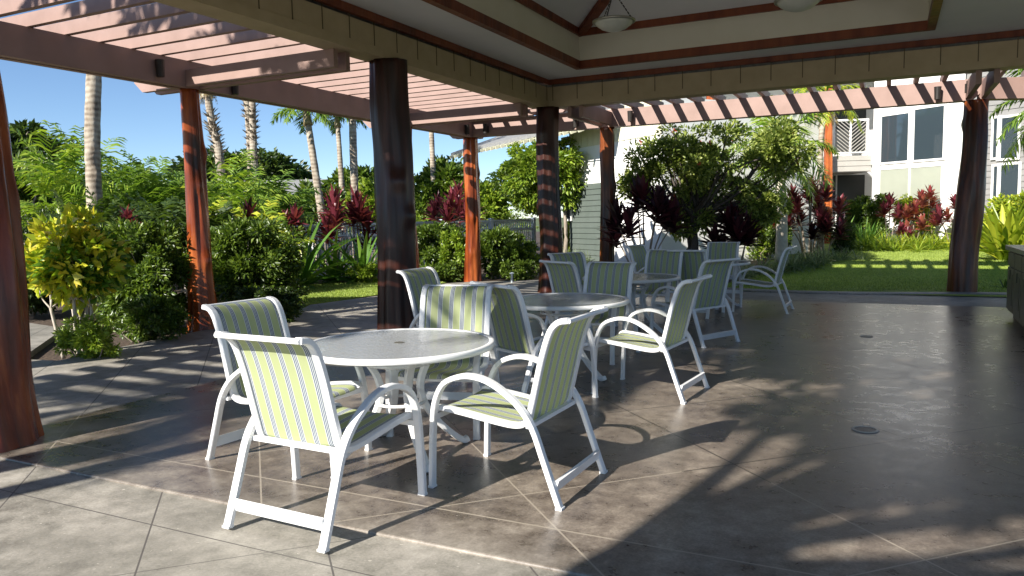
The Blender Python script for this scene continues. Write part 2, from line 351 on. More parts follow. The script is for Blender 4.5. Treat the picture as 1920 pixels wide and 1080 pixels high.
# ------------------------------------------------------------------ logs
def log_mesh(name, base, top, r0, r1, seed, parent, mat=None, flare=.25, lumps=3, rm=None):
    rg = np.random.default_rng(seed); n = 44; m = 60; base = np.array(base, float); top = np.array(top, float)
    V = []; ph = rg.uniform(0, 6.28, 8); L = [(rg.uniform(0, 6.28), rg.uniform(.15, .9), rg.uniform(.015, .045)) for _ in range(lumps)]
    rmid = rm if rm else (r0*.45+r1*.55)
    for i in range(m):
        s = i/(m-1); c = base*(1-s)+top*s; c = c+np.array([math.sin(s*5+ph[0]), math.cos(s*4+ph[1]), 0])*.025*math.sin(math.pi*s)
        r = np.interp(s, [0, .35, 1], [r0, rmid, r1])*(1+flare*math.exp(-s*14))
        for j in range(n):
            a = 2*math.pi*j/n; q = r*(1+.06*math.sin(2*a+ph[2]+s*2)+.035*math.sin(5*a+ph[3]+s*3)+.02*math.sin(9*a+ph[4]-s*5)+.02*math.sin(s*17+ph[5]+a))
            for (la, ls, lh) in L: q += lh*math.exp(-((math.atan2(math.sin(a-la), math.cos(a-la)))/.4)**2-((s-ls)/.03)**2)
            q += r*(.16*mnoise.noise(Vector((math.cos(a)*2.6, math.sin(a)*2.6, s*2.2+seed)))+.07*mnoise.noise(Vector((math.cos(a)*6, math.sin(a)*6, s*5+seed))))
            V.append(c+np.array([q*math.cos(a), q*math.sin(a), 0]))
    mb = MB(); mb.add(V, [(i*n+j, i*n+(j+1) % n, (i+1)*n+(j+1) % n, (i+1)*n+j) for i in range(m-1) for j in range(n)]+[tuple(range((m-1)*n, m*n))])
    return mb.build(name, mat or M['log'], parent, smooth=True)

# ------------------------------------------------------------------ pavilion
XE = 9.2; YS = -10.6; ZB = 3.63; ZC = 4.16
pav = tag(empty('pavilion', (0, 0, 0)), 'open pavilion with dark log posts, tan panelled beams and coffered white ceiling', 'pavilion')
log_mesh('post', (.02, 0, -.02), (-.01, 0, ZB), .225, .20, 3, pav, M['log_shaded'])
log_mesh('post', (.01, -5.3, -.02), (-.06, -5.3, ZB), .25, .235, 4, pav, M['log_shaded'], flare=.1)
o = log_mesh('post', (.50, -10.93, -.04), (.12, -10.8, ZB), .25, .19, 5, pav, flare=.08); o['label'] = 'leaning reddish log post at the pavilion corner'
log_mesh('post', (XE, 0, -.02), (XE, 0, ZB), .22, .2, 6, pav); log_mesh('post', (XE, YS, -.02), (XE, YS, ZB), .22, .2, 7, pav)
BT = .30   # beam thickness (outward)
def beam_panels(a, b, nrm, seams, name='beam'):
    # board-faced beam between a and b (xy), inner face on the line, thickness outward
    a = np.array(a, float); b = np.array(b, float); d = (b-a); L = np.linalg.norm(d); d /= L; n = np.array(nrm, float)
    mb = MB()
    def q(t0, t1, o0, o1, z0, z1):
        p = [a+d*t0+n*o0, a+d*t1+n*o0, a+d*t1+n*o1, a+d*t0+n*o1]
        if np.cross(p[1]-p[0], p[3]-p[0]) < 0: p = p[::-1]
        mb.prism(p, z0, z1)
    q(0, L, .0, BT, ZB+.12, 4.02); q(-.02, L, -.022, BT+.02, ZB, ZB+.12)          # core and projecting bottom board
    mb.build(name, M['fascia'], pav)
    for t in np.arange(seams, L, .51):
        c0 = t-.007; c1 = t+.007; p = [a+d*c0-n*.005, a+d*c1-n*.005, a+d*c1+n*.002, a+d*c0+n*.002]
        if np.cross(p[1]-p[0], p[3]-p[0]) < 0: p = p[::-1]
        mb = MB(); mb.prism(p, ZB+.122, 4.06); mb.build('seam_shade_line', M['seam'], pav)
    mb = MB(); q(-.02, L+.02, -.05, .02, 4.062, ZC-.003); mb.build('crown_trim', M['trim'], pav)
beam_panels((0, YS), (0, 0), (-1, 0), .35)
beam_panels((XE, 0), (0, 0), (0, 1), .42)
beam_panels((0, YS), (XE, YS), (0, -1), .4)
beam_panels((XE, YS), (XE, 0), (1, 0), .4)
# soffit with coffer
CX0, CX1, CY0, CY1 = 1.04, 6.52, -9.65, -.95; ZU = 4.78
mb = MB()
mb.box((0, YS, ZC), (CX0, 0, ZC+.05)); mb.box((CX1, YS, ZC), (XE, 0, ZC+.05)); mb.box((CX0, CY1, ZC), (CX1, 0, ZC+.05)); mb.box((CX0, YS, ZC), (CX1, CY0, ZC+.05))
mb.build('soffit', M['ceiling'], pav)
mb = MB()
for lo, hi in (((CX0-.04, CY0, ZC+.052), (CX0, CY1, ZU)), ((CX1, CY0, ZC+.052), (CX1+.04, CY1, ZU)), ((CX0-.04, CY1, ZC+.052), (CX1+.04, CY1+.04, ZU)), ((CX0-.04, CY0-.04, ZC+.052), (CX1+.04, CY0, ZU))): mb.box(lo, hi)
mb.build('coffer_wall', M['coffer'], pav)
def ring(z0, z1, ins, wd, name):
    mb = MB(); a, b_, c, d_ = CX0+ins, CX1-ins, CY0+ins, CY1-ins
    mb.box((a-wd, c, z0), (a, d_, z1)); mb.box((b_, c, z0), (b_+wd, d_, z1)); mb.box((a-wd, d_, z0), (b_+wd, d_+wd, z1)); mb.box((a-wd, c-wd, z0), (b_+wd, c, z1))
    mb.build(name, M['trim'], pav)
ring(ZC-.035, ZC+.10, .012, .11, 'coffer_trim')
ring(ZU-.10, ZU+.02, .05, .05, 'upper_trim')
# hipped upper ceiling and hip rafters
hx = (CX1-CX0)/2; hr = 1.2
A_ = (CX0, CY1, ZU); B_ = (CX1, CY1, ZU); C_ = (CX1, CY0, ZU); D_ = (CX0, CY0, ZU); R1 = (CX0+hx, CY1-hx, ZU+hr); R2 = (CX0+hx, CY0+hx, ZU+hr)
mb = MB(); mb.add([A_, B_, C_, D_, R1, R2], [(0, 4, 1), (1, 4, 5, 2), (2, 5, 3), (3, 5, 4, 0)]); mb.build('raised_ceiling', M['ceiling'], pav)
mb = MB()
for p, q_ in ((A_, R1), (B_, R1), (C_, R2), (D_, R2), (R1, R2)):
    mb.bar(np.array(p)-(0, 0, .05), np.array(q_)-(0, 0, .05), .16, .12)
mb.build('hip_rafter', M['trim'], pav)
# roof shell
e = BT+.05
def hip(mb, x0, x1, y0, y1, z):
    i1 = 1.1; V = []
    for k, (ins, zz) in enumerate(((0, z), (i1, z+1.05), ((x1-x0)/2-.001, z+1.05+.42*((x1-x0)/2-i1)))):
        V += [(x0+ins, y0+ins, zz), (x1-ins, y0+ins, zz), (x1-ins, y1-ins, zz), (x0+ins, y1-ins, zz)]
    f = [(k*4+a, k*4+(a+1) % 4, k*4+4+(a+1) % 4, k*4+4+a) for k in range(2) for a in range(4)]+[(8, 9, 10, 11)]
    mb.add(V, f)
mb = MB(); hip(mb, -e, XE+e, YS-e, .1, 4.025); mb.build('roof', M['roof'], pav)
mb = MB(); mb.box((-e, YS-e, 4.0215), (XE+e, YS, 4.024)); mb.build('eave_board', M['fascia'], pav)

# ------------------------------------------------------------------ pergola
perg = tag(empty('pergola', (-2.87, 2.0, 0)), 'mauve painted pergola with open rafters on reddish log posts around the pavilion', 'pergola')
def pobj(mb, name, mat, **k): return mb.build(name, mat, perg, local=(-2.87, 2.0, 0), **k)
def plog(*a, **k):
    o = log_mesh(*a, parent=perg, **k); o.location = (2.87, -2.0, 0); return o
ZP = 3.39; ZT = 3.76
def plog(base, top, r0, r1, seed, label=None, **k):
    o = log_mesh('post', np.array(base, float)-(-2.87, 2, 0), np.array(top, float)-(-2.87, 2, 0), r0, r1, seed, perg, **k)
    if label: o['label'] = label
plog((-2.86, -6.14, -.08), (-2.87, -6.14, ZP), .205, .12, 11, lumps=5, rm=.165, label='sunlit log post striped with rafter shadows')
plog((-2.87, -.75, -.08), (-2.87, -.75, ZP), .2, .14, 12)
plog((-2.92, 2.05, -.08), (-2.87, 2.0, ZP), .2, .15, 13, flare=.12, lumps=5, rm=.165, label='orange sunlit log post at the pergola corner')
plog((.5, 2.0, -.08), (.53, 2.0, ZP), .16, .15, 14, mat=M['log_half_shaded'])
plog((7.28, 1.85, -.08), (7.42, 1.97, ZP), .22, .20, 15, flare=.06, rm=.225, lumps=1, mat=M['log_half_shaded'])
plog((-2.87, -10.2, -.08), (-2.87, -10.2, ZP), .2, .15, 16); plog((11.5, 4.0, -.08), (11.5, 4.0, ZP), .2, .15, 17)
def board(a, b, wd=.1, z0=ZP, z1=ZT, name='beam', ch=0):
    a = np.array(a, float); b = np.array(b, float); mb = MB(); mb.bar((*a, (z0+z1)/2), (*b, (z0+z1)/2), wd, z1-z0); return pobj(mb, name, M['beam'], bevel=.006)
def tailed(a, b, wd, z0, z1, name, cut=.16, one=False):
    # board with clipped lower corners at both ends
    a = np.array((*a, 0.)); b = np.array((*b, 0.)); d = (b-a)/np.linalg.norm(b-a); r = np.array([d[1], -d[0], 0])*wd/2
    prof = [(a+d*cut, z0), (b-d*(.001 if one else cut), z0), (b, z0+(.001 if one else cut*.9)), (b, z1), (a, z1), (a, z0+cut*.9)]
    V = [p+s*r+np.array([0, 0, z]) for s in (-1, 1) for p, z in prof]; n = 6
    mb = MB(); mb.add(V, [tuple(range(n)), tuple(range(2*n-1, n-1, -1))]+[(i, n+i, n+(i+1) % n, (i+1) % n) for i in range(n)])
    return pobj(mb, name, M['beam'])
for s in (-.075, .075):
    tailed((-2.87+s, -16.4), (-2.87+s, 2.55), .09, ZP, ZT, 'outer_beam')
    tailed((-3.45, 2.0+s), (7.5, 2.0+s), .09, ZP+.003, ZT+.003, 'outer_beam')
    board((7.45, 1.98+s), (12.0, 4.2+s), .09, ZP+.006, ZT+.006, 'outer_beam')
for s in (-.075, .075): tailed((-.45+s, -16.4), (-.45+s, -10.95), .09, ZP, ZT, 'outer_beam')  # unseen pergola run added southward to stripe the floor with shadow
plog((-.45, -15.6, -.08), (-.45, -15.6, ZP), .17, .14, 18); plog((-2.87, -14.6, -.08), (-2.87, -14.6, ZP), .18, .14, 19)
for yc in (-10.2, -6.14, -.75):
    for s in (-.12, .12): tailed((-3.8, yc+s), (-.16, yc+s), .08, ZP+.01, 3.625, 'cross_beam', one=True)
for xc in (.53, 7.4):
    for s in (-.12, .12): tailed((xc+s, 2.6), (xc+s, .11), .08, ZP+.03, ZP+.31, 'cross_beam', one=True)
def raf(a, b, proto=[None]):
    tailed(a, b, .075, ZT+.008, ZT+.155, 'rafter', .07)
y = -12.3
for k in range(44):
    yy = -8.41+.443*(k-16)
    if yy > 1.8: break
    raf((-3.6, yy), (-.33, yy))
for k in range(24):
    xx = -2.4+.443*k
    if xx > 7.3: break
    raf((xx, 2.6), (xx, .115 if xx > 0 else (.33)))
for k in range(9):
    xx = 7.75+.45*k; yb = 1.98+(xx-7.45)*.488; raf((xx, yb+.4), (xx, .115))

# spotlights on the pergola beams
def spot(x, y, z, d, label, up2=False):
    e_ = tag(empty('spotlight', (x, y, z)), label, 'spotlight', 'black spotlights on the pergola beams')
    e_.rotation_euler = (0, 0, d)
    mb = MB(); mb.box((-.045, -.03, -.10), (.045, 0, .06)); mb.build('mount', M['black'], e_, bevel=.004)
    mb = MB(); mb.tube([(0, -.09, -.12), (0, -.09, .02), (0, -.09, .10)], [.05, .055, .06], 14); mb.tube([(0, -.03, -.02), (0, -.08, -.02)], .015, 6)
    mb.build('lamp_head', M['black'], e_, smooth=False)
W = math.pi/2
spot(-2.79+.0, -6.75, 3.58, W, 'black spotlight on the left pergola beam just before the striped log post')
spot(-2.79+.0, -5.45, 3.52, W, 'black spotlight on the left pergola beam just beyond the striped log post')
spot(-2.79, 1.55, 3.54, W, 'black spotlight left of the orange corner log post')
spot(-2.35, 1.87, 3.56, 0, 'black spotlight right of the orange corner log post')
spot(-.12, 1.87, 3.55, 0, 'black spotlight between the two middle log posts')
spot(1.12, 1.87, 3.58, 0, 'small spotlight on the sunlit beam left of the leafy tree')
spot(6.8, 1.87, 3.56, 0, 'black spotlight left of the right hand log post')
spot(7.25, 1.72, 3.60, .4, 'black spotlight tucked against the head of the right hand log post')

# pendant lamps
for i, (x, y, lab) in enumerate(((2.62, -3.75, 'alabaster bowl pendant hanging near the coffer corner'), (4.98, -3.55, 'alabaster bowl pendant cut by the top edge of the picture'))):
    e_ = tag(empty('pendant_lamp', (x, y, 4.12)), lab, 'pendant lamp', 'bowl pendants under the ceiling')
    mb = MB(); mb.lathe([(.001, -.115), (.08, -.108), (.17, -.075), (.24, -.025), (.275, .02), (.268, .02), (.2, -.03), (.001, -.09)]); mb.build('bowl', M['bowl'], e_, smooth=True)
    mb = MB(); mb.lathe([(.275, .0), (.295, .01), (.295, .03), (.27, .035), (.262, .02), (.275, .0)]); mb.build('rim', M['nickel'], e_, smooth=True)
    mb = MB()
    for a in range(3):
        p = np.array([.27*math.cos(a*2.094+.5), .27*math.sin(a*2.094+.5), .03]); q_ = np.array([0, 0, .42])
        for k in range(9): c0 = p+(q_-p)*k/9; c1 = p+(q_-p)*(k+.8)/9; mb.tube([c0, (c0+c1)/2+(0, 0, .004), c1], .009, 5)
    mb.build('chain', M['black'], e_)
    mb = MB(); mb.tube([(0, 0, .42), (0, 0, 1.0), (0, 0, 1.62)], .012, 6); mb.build('rod', M['black'], e_)

# ------------------------------------------------------------------ patio furniture
def sling_mesh():
    prof = crom([(.395, .425), (.36, .447), (.20, .432), (0, .405), (-.12, .398), (-.18, .425), (-.205, .50), (-.235, .62), (-.27, .76), (-.305, .87), (-.335, .93), (-.375, .963), (-.425, .972)], 4)
    nu = 13; W2 = .245; V = []; U = []
    for i, (f, z) in enumerate(prof):
        s = i/(len(prof)-1)
        for j in range(nu):
            x = -W2+2*W2*j/(nu-1); sag = .014*(1-(x/W2)**2)
            k_ = float(sstep(.42, .72, s)); V.append((x, f-sag*.7*k_, z-sag*(1-k_))); U.append((j/(nu-1), s))
    f = [(i*nu+j, i*nu+j+1, (i+1)*nu+j+1, (i+1)*nu+j) for i in range(len(prof)-1) for j in range(nu-1)]
    me = bpy.data.meshes.new('sling'); me.from_pydata(V, [], f); me.materials.append(M['sling']); ul = me.uv_layers.new(name='UVMap')
    for p in me.polygons:
        for li, vi in zip(p.loop_indices, p.vertices): ul.data[li].uv = U[vi]
    me.shade_smooth(); return me, prof
def make_chair():
    e_ = empty('sling_chair', (0, 0, 0))
    me, prof = sling_mesh(); o = link('sling', me, e_)
    so_ = o.modifiers.new('thickness', 'SOLIDIFY'); so_.thickness = .005; so_.offset = 0
    for s in (-1, 1):
        mb = MB(); mb.tube([(s*.257, f, z) for f, z in prof], .016, ry=.021, ref=(1, 0, 0), rect=True); mb.build('seat_rail', M['white'], e_, smooth=False)
        arch = crom([(.40, 0), (.392, .2), (.378, .40), (.355, .51), (.30, .60), (.20, .645), (.11, .652), (.02, .632), (-.07, .585), (-.16, .515), (-.235, .41), (-.295, .25), (-.345, .11), (-.385, 0)], 4)
        mb = MB(); mb.tube([(s*.31, f, z) for f, z in arch], .015, ry=.022, ref=(1, 0, 0), rect=True)
        mb.build('arm_frame', M['white'], e_)
        mb = MB(); mb.box((s*.31-.0225, .384, -.0), (s*.31+.0225, .416, .012)); mb.box((s*.31-.0225, -.402, 0), (s*.31+.0225, -.366, .012)); mb.build('foot_cap', M['white'], e_)
    mb = MB(); mb.bar((-.292, -.353, .11), (.292, -.353, .11), .018, .062, (0, -.3, 1)); mb.build('rear_stretcher', M['white'], e_)
    mb = MB(); mb.tube([(-.268, -.426, .970), (0, -.426, .970), (.268, -.426, .970)], .014, 8); mb.build('top_rail', M['white'], e_)
    mb = MB(); mb.bar((-.3, .375, .405), (.3, .375, .405), .022, .03); mb.build('front_rail', M['white'], e_)
    mb = MB(); mb.bar((-.3, -.205, .41), (.3, -.205, .41), .03, .022); mb.build('back_rail', M['white'], e_)
    return e_
ch0 = make_chair(); first = [True]
def chair(x, y, fx, fy, label, z=0., group='striped sling chairs around the patio tables'):
    o = ch0 if first[0] else copy_tree(ch0); first[0] = False
    o.location = (x, y, z); o.rotation_euler = (0, 0, math.atan2(fy, fx)-math.pi/2); tag(o, label, 'chair', group); return o
chair(3.47, -11.0, .04, 1, 'nearest chair, back turned to the camera, its striped sling in full sun')
chair(2.60, -10.34, 1, -.09, 'striped chair behind the nearest one, left of the front table')
chair(4.19, -10.19, -1, .03, 'striped chair right of the front table, one streak of sun across its seat')
chair(3.16, -9.28, .28, -1, 'striped chair at the far side of the front table, dappled sun on its curled back')
chair(2.02, -7.36, 1, -.06, 'chair left of the second table with its back just beside the big dark post')
chair(3.44, -8.36, .48, .877, 'chair turned askew with its back to the camera between the front and second tables')
chair(4.27, -7.76, -1, .09, 'shaded chair right of the second table, seen from the side with both feet bars clear')
chair(3.30, -6.38, -.05, -1, 'chair facing the camera at the far side of the second table')
chair(2.78, -5.5, .48, .877, 'chair seen from behind, half hidden by the chair facing the second table')
chair(2.28, -4.25, .8, -.6, 'chair left of the third table, only its back top showing by the corner post')
chair(4.03, -5.08, -.89, .45, 'shaded chair right of the third table, its broad striped back turned to the camera')
chair(3.12, -3.45, -.1, -1, 'chair facing the camera at the far side of the third table')
chair(3.50, -2.72, .1, 1, 'chair with its back to the camera in front of the farthest table')
chair(4.38, -1.95, -1, .02, 'side-on chair farthest right, standing clear of the farthest table near the lawn')
chair(2.55, -1.5, 1, -.25, 'plain grey-green backed chair left of the farthest table')
chair(3.45, -.62, 0, -1, 'chair at the far side of the farthest table under the leafy tree')
def make_table():
    e_ = empty('round_table', (0, 0, 0)); r = .61
    mb = MB(); mb.lathe([(.001, .713), (r-.03, .713), (r-.03, .719), (.025, .719), (.02, .719), (.001, .719)], n=72); mb.build('table_top', M['acrylic'], e_)
    mb = MB(); mb.lathe([(r-.035, .690), (r-.008, .684), (r, .692), (r, .716), (r-.008, .724), (r-.035, .7215), (r-.035, .690)], n=72); mb.build('rim', M['white'], e_, smooth=True)
    mb = MB(); mb.lathe([(.001, .722), (.03, .722), (.034, .7205), (.034, .7195)], n=24); mb.build('umbrella_cap', M['nickel'], e_)
    for k in range(4):
        a = math.pi/4+k*math.pi/2+.15; c, s = math.cos(a), math.sin(a)
        P_ = crom([(.44, .688), (.34, .682), (.24, .64), (.17, .55), (.135, .45), (.14, .36), (.19, .25), (.28, .14), (.38, .05), (.43, .02), (.46, .03)], 4)
        mb = MB(); mb.tube([(c*p, s*p, z) for p, z in P_], .020, ry=.026, ref=(-s, c, 0), rect=True); mb.build('leg', M['white'], e_)
    n = 40
    for z, rr in ((.60, .215), (.34, .155)):
        mb = MB(); mb.tube([(rr*math.cos(t*2*math.pi/n), rr*math.sin(t*2*math.pi/n), z) for t in range(n+1)], .011, 6, cap=False)
        mb.build('brace_ring', M['white'], e_, smooth=True)
    mb = MB(); mb.lathe([(r-.05, .690), (r-.05, .7115), (r-.034, .7115), (r-.034, .690), (r-.05, .690)], n=48)
    for k in range(2): 
        a = math.pi/4+k*math.pi/2+.15; c, s = math.cos(a)*.57, math.sin(a)*.57; mb.bar((-c, -s, .70+.0*k), (c, s, .70), .035, .012+.002*k)
    mb.build('under_frame', M['white'], e_)
    return e_
t0 = make_table()
for i, (x, y, lab) in enumerate(((3.27, -10.03, 'nearest round table, sunlit white rim and pebbled glass top'), (3.33, -7.42, 'second round table from the camera, its pebbled top shining silver in shade'),
    (3.15, -4.75, 'third round table from the camera, grey in shade between chairs'), (3.52, -1.68, 'farthest round table in the pavilion, mostly hidden by chairs near the lawn'))):
    o = t0 if i == 0 else copy_tree(t0); o.location = (x, y, 0); o.rotation_euler = (0, 0, i*.35); tag(o, lab, 'table', 'round patio tables in a row')

# floor drain and small cover
for u, v, r_, lab in ((1622, 806, .085, 'round metal floor drain in the foreground of the stained floor'), (1625, 631, .07, 'small dark floor cover farther back on the stained floor')):
    p = gz(u, v); e_ = tag(empty('floor_drain', (p[0], p[1], 0)), lab, 'drain', 'round floor drains')
    mb = MB(); mb.lathe([(r_, .001), (r_, .006), (r_*.82, .008), (r_*.80, .003)], n=28); mb.build('ring', simple('drain_ring', (.42, .38, .32), (.5, .46, .4), 20, .45, metal=.1), e_)
    mb = MB(); mb.lathe([(.001, .005), (r_*.79, .005), (r_*.79, .0015)], n=28); mb.build('grate', simple('drain_grate', (.16, .14, .12), (.26, .23, .19), 60, .5, metal=.2), e_)

# cabinet on the right edge
cb = tag(empty('cabinet', (7.55, -1.75, 0)), 'olive brown outdoor kitchen cabinet with stone counter at the right edge', 'cabinet')
mb = MB(); mb.box((0, -4.2, .1), (.7, 0, .92)); mb.box((.06, -4.15, 0), (.66, -.05, .1)); mb.build('carcass', M['cab'], cb)
mb = MB(); mb.box((-.05, -4.25, .922), (.76, .06, .985)); mb.build('counter', M['stone'], cb, bevel=.008)
for k in range(7):
    y0 = -.04-.59*k
    mb = MB(); mb.box((-.022, y0-.55, .13), (-.002, y0, .70)); d_ = mb.build('door', M['cab'], cb, bevel=.004)
    mb = MB(); mb.box((-.028, y0-.47, .21), (-.0225, y0-.08, .62)); mb.build('door_panel', M['cab_panel'], d_)
    mb = MB(); mb.box((-.022, y0-.55, .72), (-.002, y0, .90)); mb.build('drawer', M['cab'], cb, bevel=.004)
    mb = MB(); mb.tube([(-.05, y0-.45, .68), (-.05, y0-.45, .56)], .006, 6); mb.build('handle', M['black'], d_)
# ------------------------------------------------------------------ vegetation helpers
def unit(a): return a/(np.linalg.norm(a, axis=-1, keepdims=True)+1e-9)
def leafset(P, A, L, Wd, rg, fold=.25, shape=.42):
    n = len(P); A = unit(A); S = unit(np.cross(A, unit(rg.normal(0, 1, (n, 3))+np.array([0, 0, .6])))); Nn = np.cross(S, A)
    L = (L*rg.uniform(.65, 1.25, n))[:, None]; Wd = Wd*L
    V = np.stack([P, P+A*L*shape+S*Wd/2+Nn*Wd*fold, P+A*L-Nn*L*.12, P+A*L*shape-S*Wd/2+Nn*Wd*fold], 1).reshape(-1, 3)
    i = np.arange(n)[:, None]*4; Fq = np.concatenate([i+[0, 1, 2], i+[0, 2, 3]], 1).reshape(-1, 3); return V, Fq
def blob(C, rad, n, L, rg, clumps=40, cr=.22, wd=.5, out=.6, shell=.33, droop=0, boxy=0):
    C = np.array(C, float); rad = np.array(rad, float)
    d = unit(rg.normal(0, 1, (clumps, 3))); q = rg.uniform(0, 1, (clumps, 1))**shell; cc = d*q*(1-cr*.5)
    if boxy: cc = cc/(np.max(np.abs(d), axis=1, keepdims=True)**boxy)*np.array([1, 1, .97])
    k = rg.integers(0, clumps, n); off = unit(rg.normal(0, 1, (n, 3)))*(rg.uniform(0, 1, (n, 1))**.5)*cr*rg.uniform(.6, 1.5, (clumps, 1))[k]
    rl = cc[k]+off; P = C+rl*rad; A = unit(off*rad)+unit(rl*rad)*out+rg.normal(0, .5, (n, 3))+np.array([0, 0, -droop])
    return leafset(P, A, L, wd, rg), C+cc*rad
def base_of(x, y): return np.array([x, y, zt(x, y)-.02])
def limbs(name, mat, e_, b, tips, r, rg, trunk_h, stems=1, lean=(0, 0)):
    mb = MB(); 
    for s_ in range(stems):
        o0 = np.array([rg.uniform(-1, 1)*.18*(stems > 1), rg.uniform(-1, 1)*.18*(stems > 1), 0]); top = o0*1.6+np.array([lean[0], lean[1], trunk_h*rg.uniform(.85, 1.1)])
        tr = crom([o0, (o0+top)/2+rg.normal(0, .06, 3)*trunk_h*.5*np.array([1, 1, 0]), top], 5); mb.tube(tr, np.linspace(r*1.15, r*.75, len(tr)), 8)
        for t_ in tips[s_::stems]:
            t_ = t_-b; mid = top*.45+t_*.55+rg.normal(0, .08, 3)*np.linalg.norm(t_-top); mid[2] -= .1*np.linalg.norm(t_-top)
            c = crom([top*.98, mid, t_], 4); mb.tube(c, np.linspace(r*.55, r*.12, len(c)), 5)
    return mb.build(name, mat, e_, smooth=True)
def tree(name, label, cat, box, D, leaf, n, L, seed, group=None, bark='bark', r=.12, clumps=60, cr=.22, wd=.5, th=.35, stems=1, out=.6, depth=.85, base=None, nl=12, flowers=None, trunk=True, shell=.33, droop=0, lean=(0, 0), fill=True, extra=()):
    u0, u1, v0, v1 = box; rg = np.random.default_rng(seed); C = PX((u0+u1)/2, (v0+v1)/2, D); rx = (u1-u0)/2/F*D; rz = (v1-v0)/2/F*D
    bx, by = G(base, D) if base else (C[0], C[1]); b = base_of(bx, by)
    e_ = tag(empty(name, b), label, cat, group)
    bx_ = 0
    if th < .2 and fill:
        zt_ = C[2]+rz; C = np.array([C[0], C[1], (zt_+b[2])/2]); rz = (zt_-b[2])/2; bx_ = .8
    (V, Fq), cc = blob(C-b, (rx, rx*depth, rz), n, L, rg, clumps, cr, wd, out, shell, droop, bx_)
    VV = [V]; FF = [Fq]; k_ = len(V)
    for eb, en in extra:
        C2 = PX((eb[0]+eb[1])/2, (eb[2]+eb[3])/2, D)-b; ex = (eb[1]-eb[0])/2/F*D; ez = (eb[3]-eb[2])/2/F*D
        (V2, F2), c2 = blob(C2, (ex, ex*depth, ez), en, L, rg, max(8, clumps//4), cr*1.6, wd, out, shell, droop); VV.append(V2); FF.append(F2+k_); k_ += len(V2); cc = np.concatenate([cc, c2])
    np_mesh('foliage' if th < .2 else 'crown', np.concatenate(VV), np.concatenate(FF), M[leaf], e_)
    if trunk:
        h = max(.15, (C[2]-rz-b[2])+rz*th*2*.6) if th else .2
        limbs('trunk' if stems == 1 and th >= .2 else 'stems', M[bark], e_, b, (cc[rg.permutation(len(cc))[:nl]])+b*1.0, r, rg, h, stems, lean)
    if flowers:
        fm, fn, fl = flowers; k = rg.integers(0, len(cc), fn); dn = unit(cc[k]-(C-b)); P_ = cc[k]+dn*rx*cr*.9+rg.normal(0, .1, (fn, 3))*rx*.3
        for P1, n1 in zip(P_, dn):
            A5 = unit(rg.normal(0, 1, (6, 3))+n1); Vf, Ff = leafset(np.repeat(P1[None], 6, 0), A5, fl, .6, rg); np_mesh('flower', Vf, Ff, M[fm], e_)
    return e_
def straps(specs, rg, segs=5):
    # specs: rows (origin3, dir3, length, width, droop)
    V = []; Fq = []; k = 0
    for o_, d, L, wd, dr in specs:
        d = np.array(d, float); d /= np.linalg.norm(d); s_ = np.cross(d, (0, 0, 1)); s_ = s_/(np.linalg.norm(s_)+1e-6)
        s_ = s_+rg.normal(0, .25, 3); s_ -= d*(s_@d); s_ /= np.linalg.norm(s_); p = np.array(o_, float); dd = d.copy()
        for i in range(segs+1):
            t_ = i/segs; w_ = wd/2*(math.sin(math.pi*min(1, .18+t_*.82))**.7 if t_ < 1 else .02)
            nn = np.cross(s_, dd); V += [p-s_*w_+nn*w_*.35, p, p+s_*w_+nn*w_*.35]
            if i < segs:
                a = k+i*3; Fq += [(a, a+1, a+4, a+3), (a+1, a+2, a+5, a+4)]
            dd = dd+np.array([0, 0, -dr/segs]); dd /= np.linalg.norm(dd); p = p+dd*L/segs
        k += 3*(segs+1)
    return np.array(V), np.array(Fq)
def rosette(o_, n, L, wd, rg, e0=.15, e1=1.35, dr=.5, h=.0):
    out_ = []
    for i in range(n):
        a = i*2.39996+rg.uniform(-.2, .2); e = e0+(e1-e0)*(i/n)+rg.uniform(-.1, .1)
        out_.append((np.array(o_)+np.array([0, 0, h*i/n]), (math.cos(a)*math.cos(e), math.sin(a)*math.cos(e), math.sin(e)), L*rg.uniform(.75, 1.15), wd*rg.uniform(.8, 1.1), dr*rg.uniform(.6, 1.4)))
    return out_
def strap_plant(name, label, cat, u, vb, D, n, L, wd, leaf, seed, group=None, dr=.8, clumps=1, spread=.3, e0=.2, e1=1.4, xy=None):
    rg = np.random.default_rng(seed); x, y = xy or G(u, D); b = base_of(x, y); e_ = tag(empty(name, b), label, cat, group); S = []
    for c in range(clumps):
        o_ = np.array([rg.normal(0, spread), rg.normal(0, spread), 0]) if clumps > 1 else np.zeros(3); S += rosette(o_, n, L, wd, rg, e0, e1, dr)
    V, Fq = straps(S, rg); np_mesh('leaves', V, Fq, M[leaf], e_, smooth=True); return e_
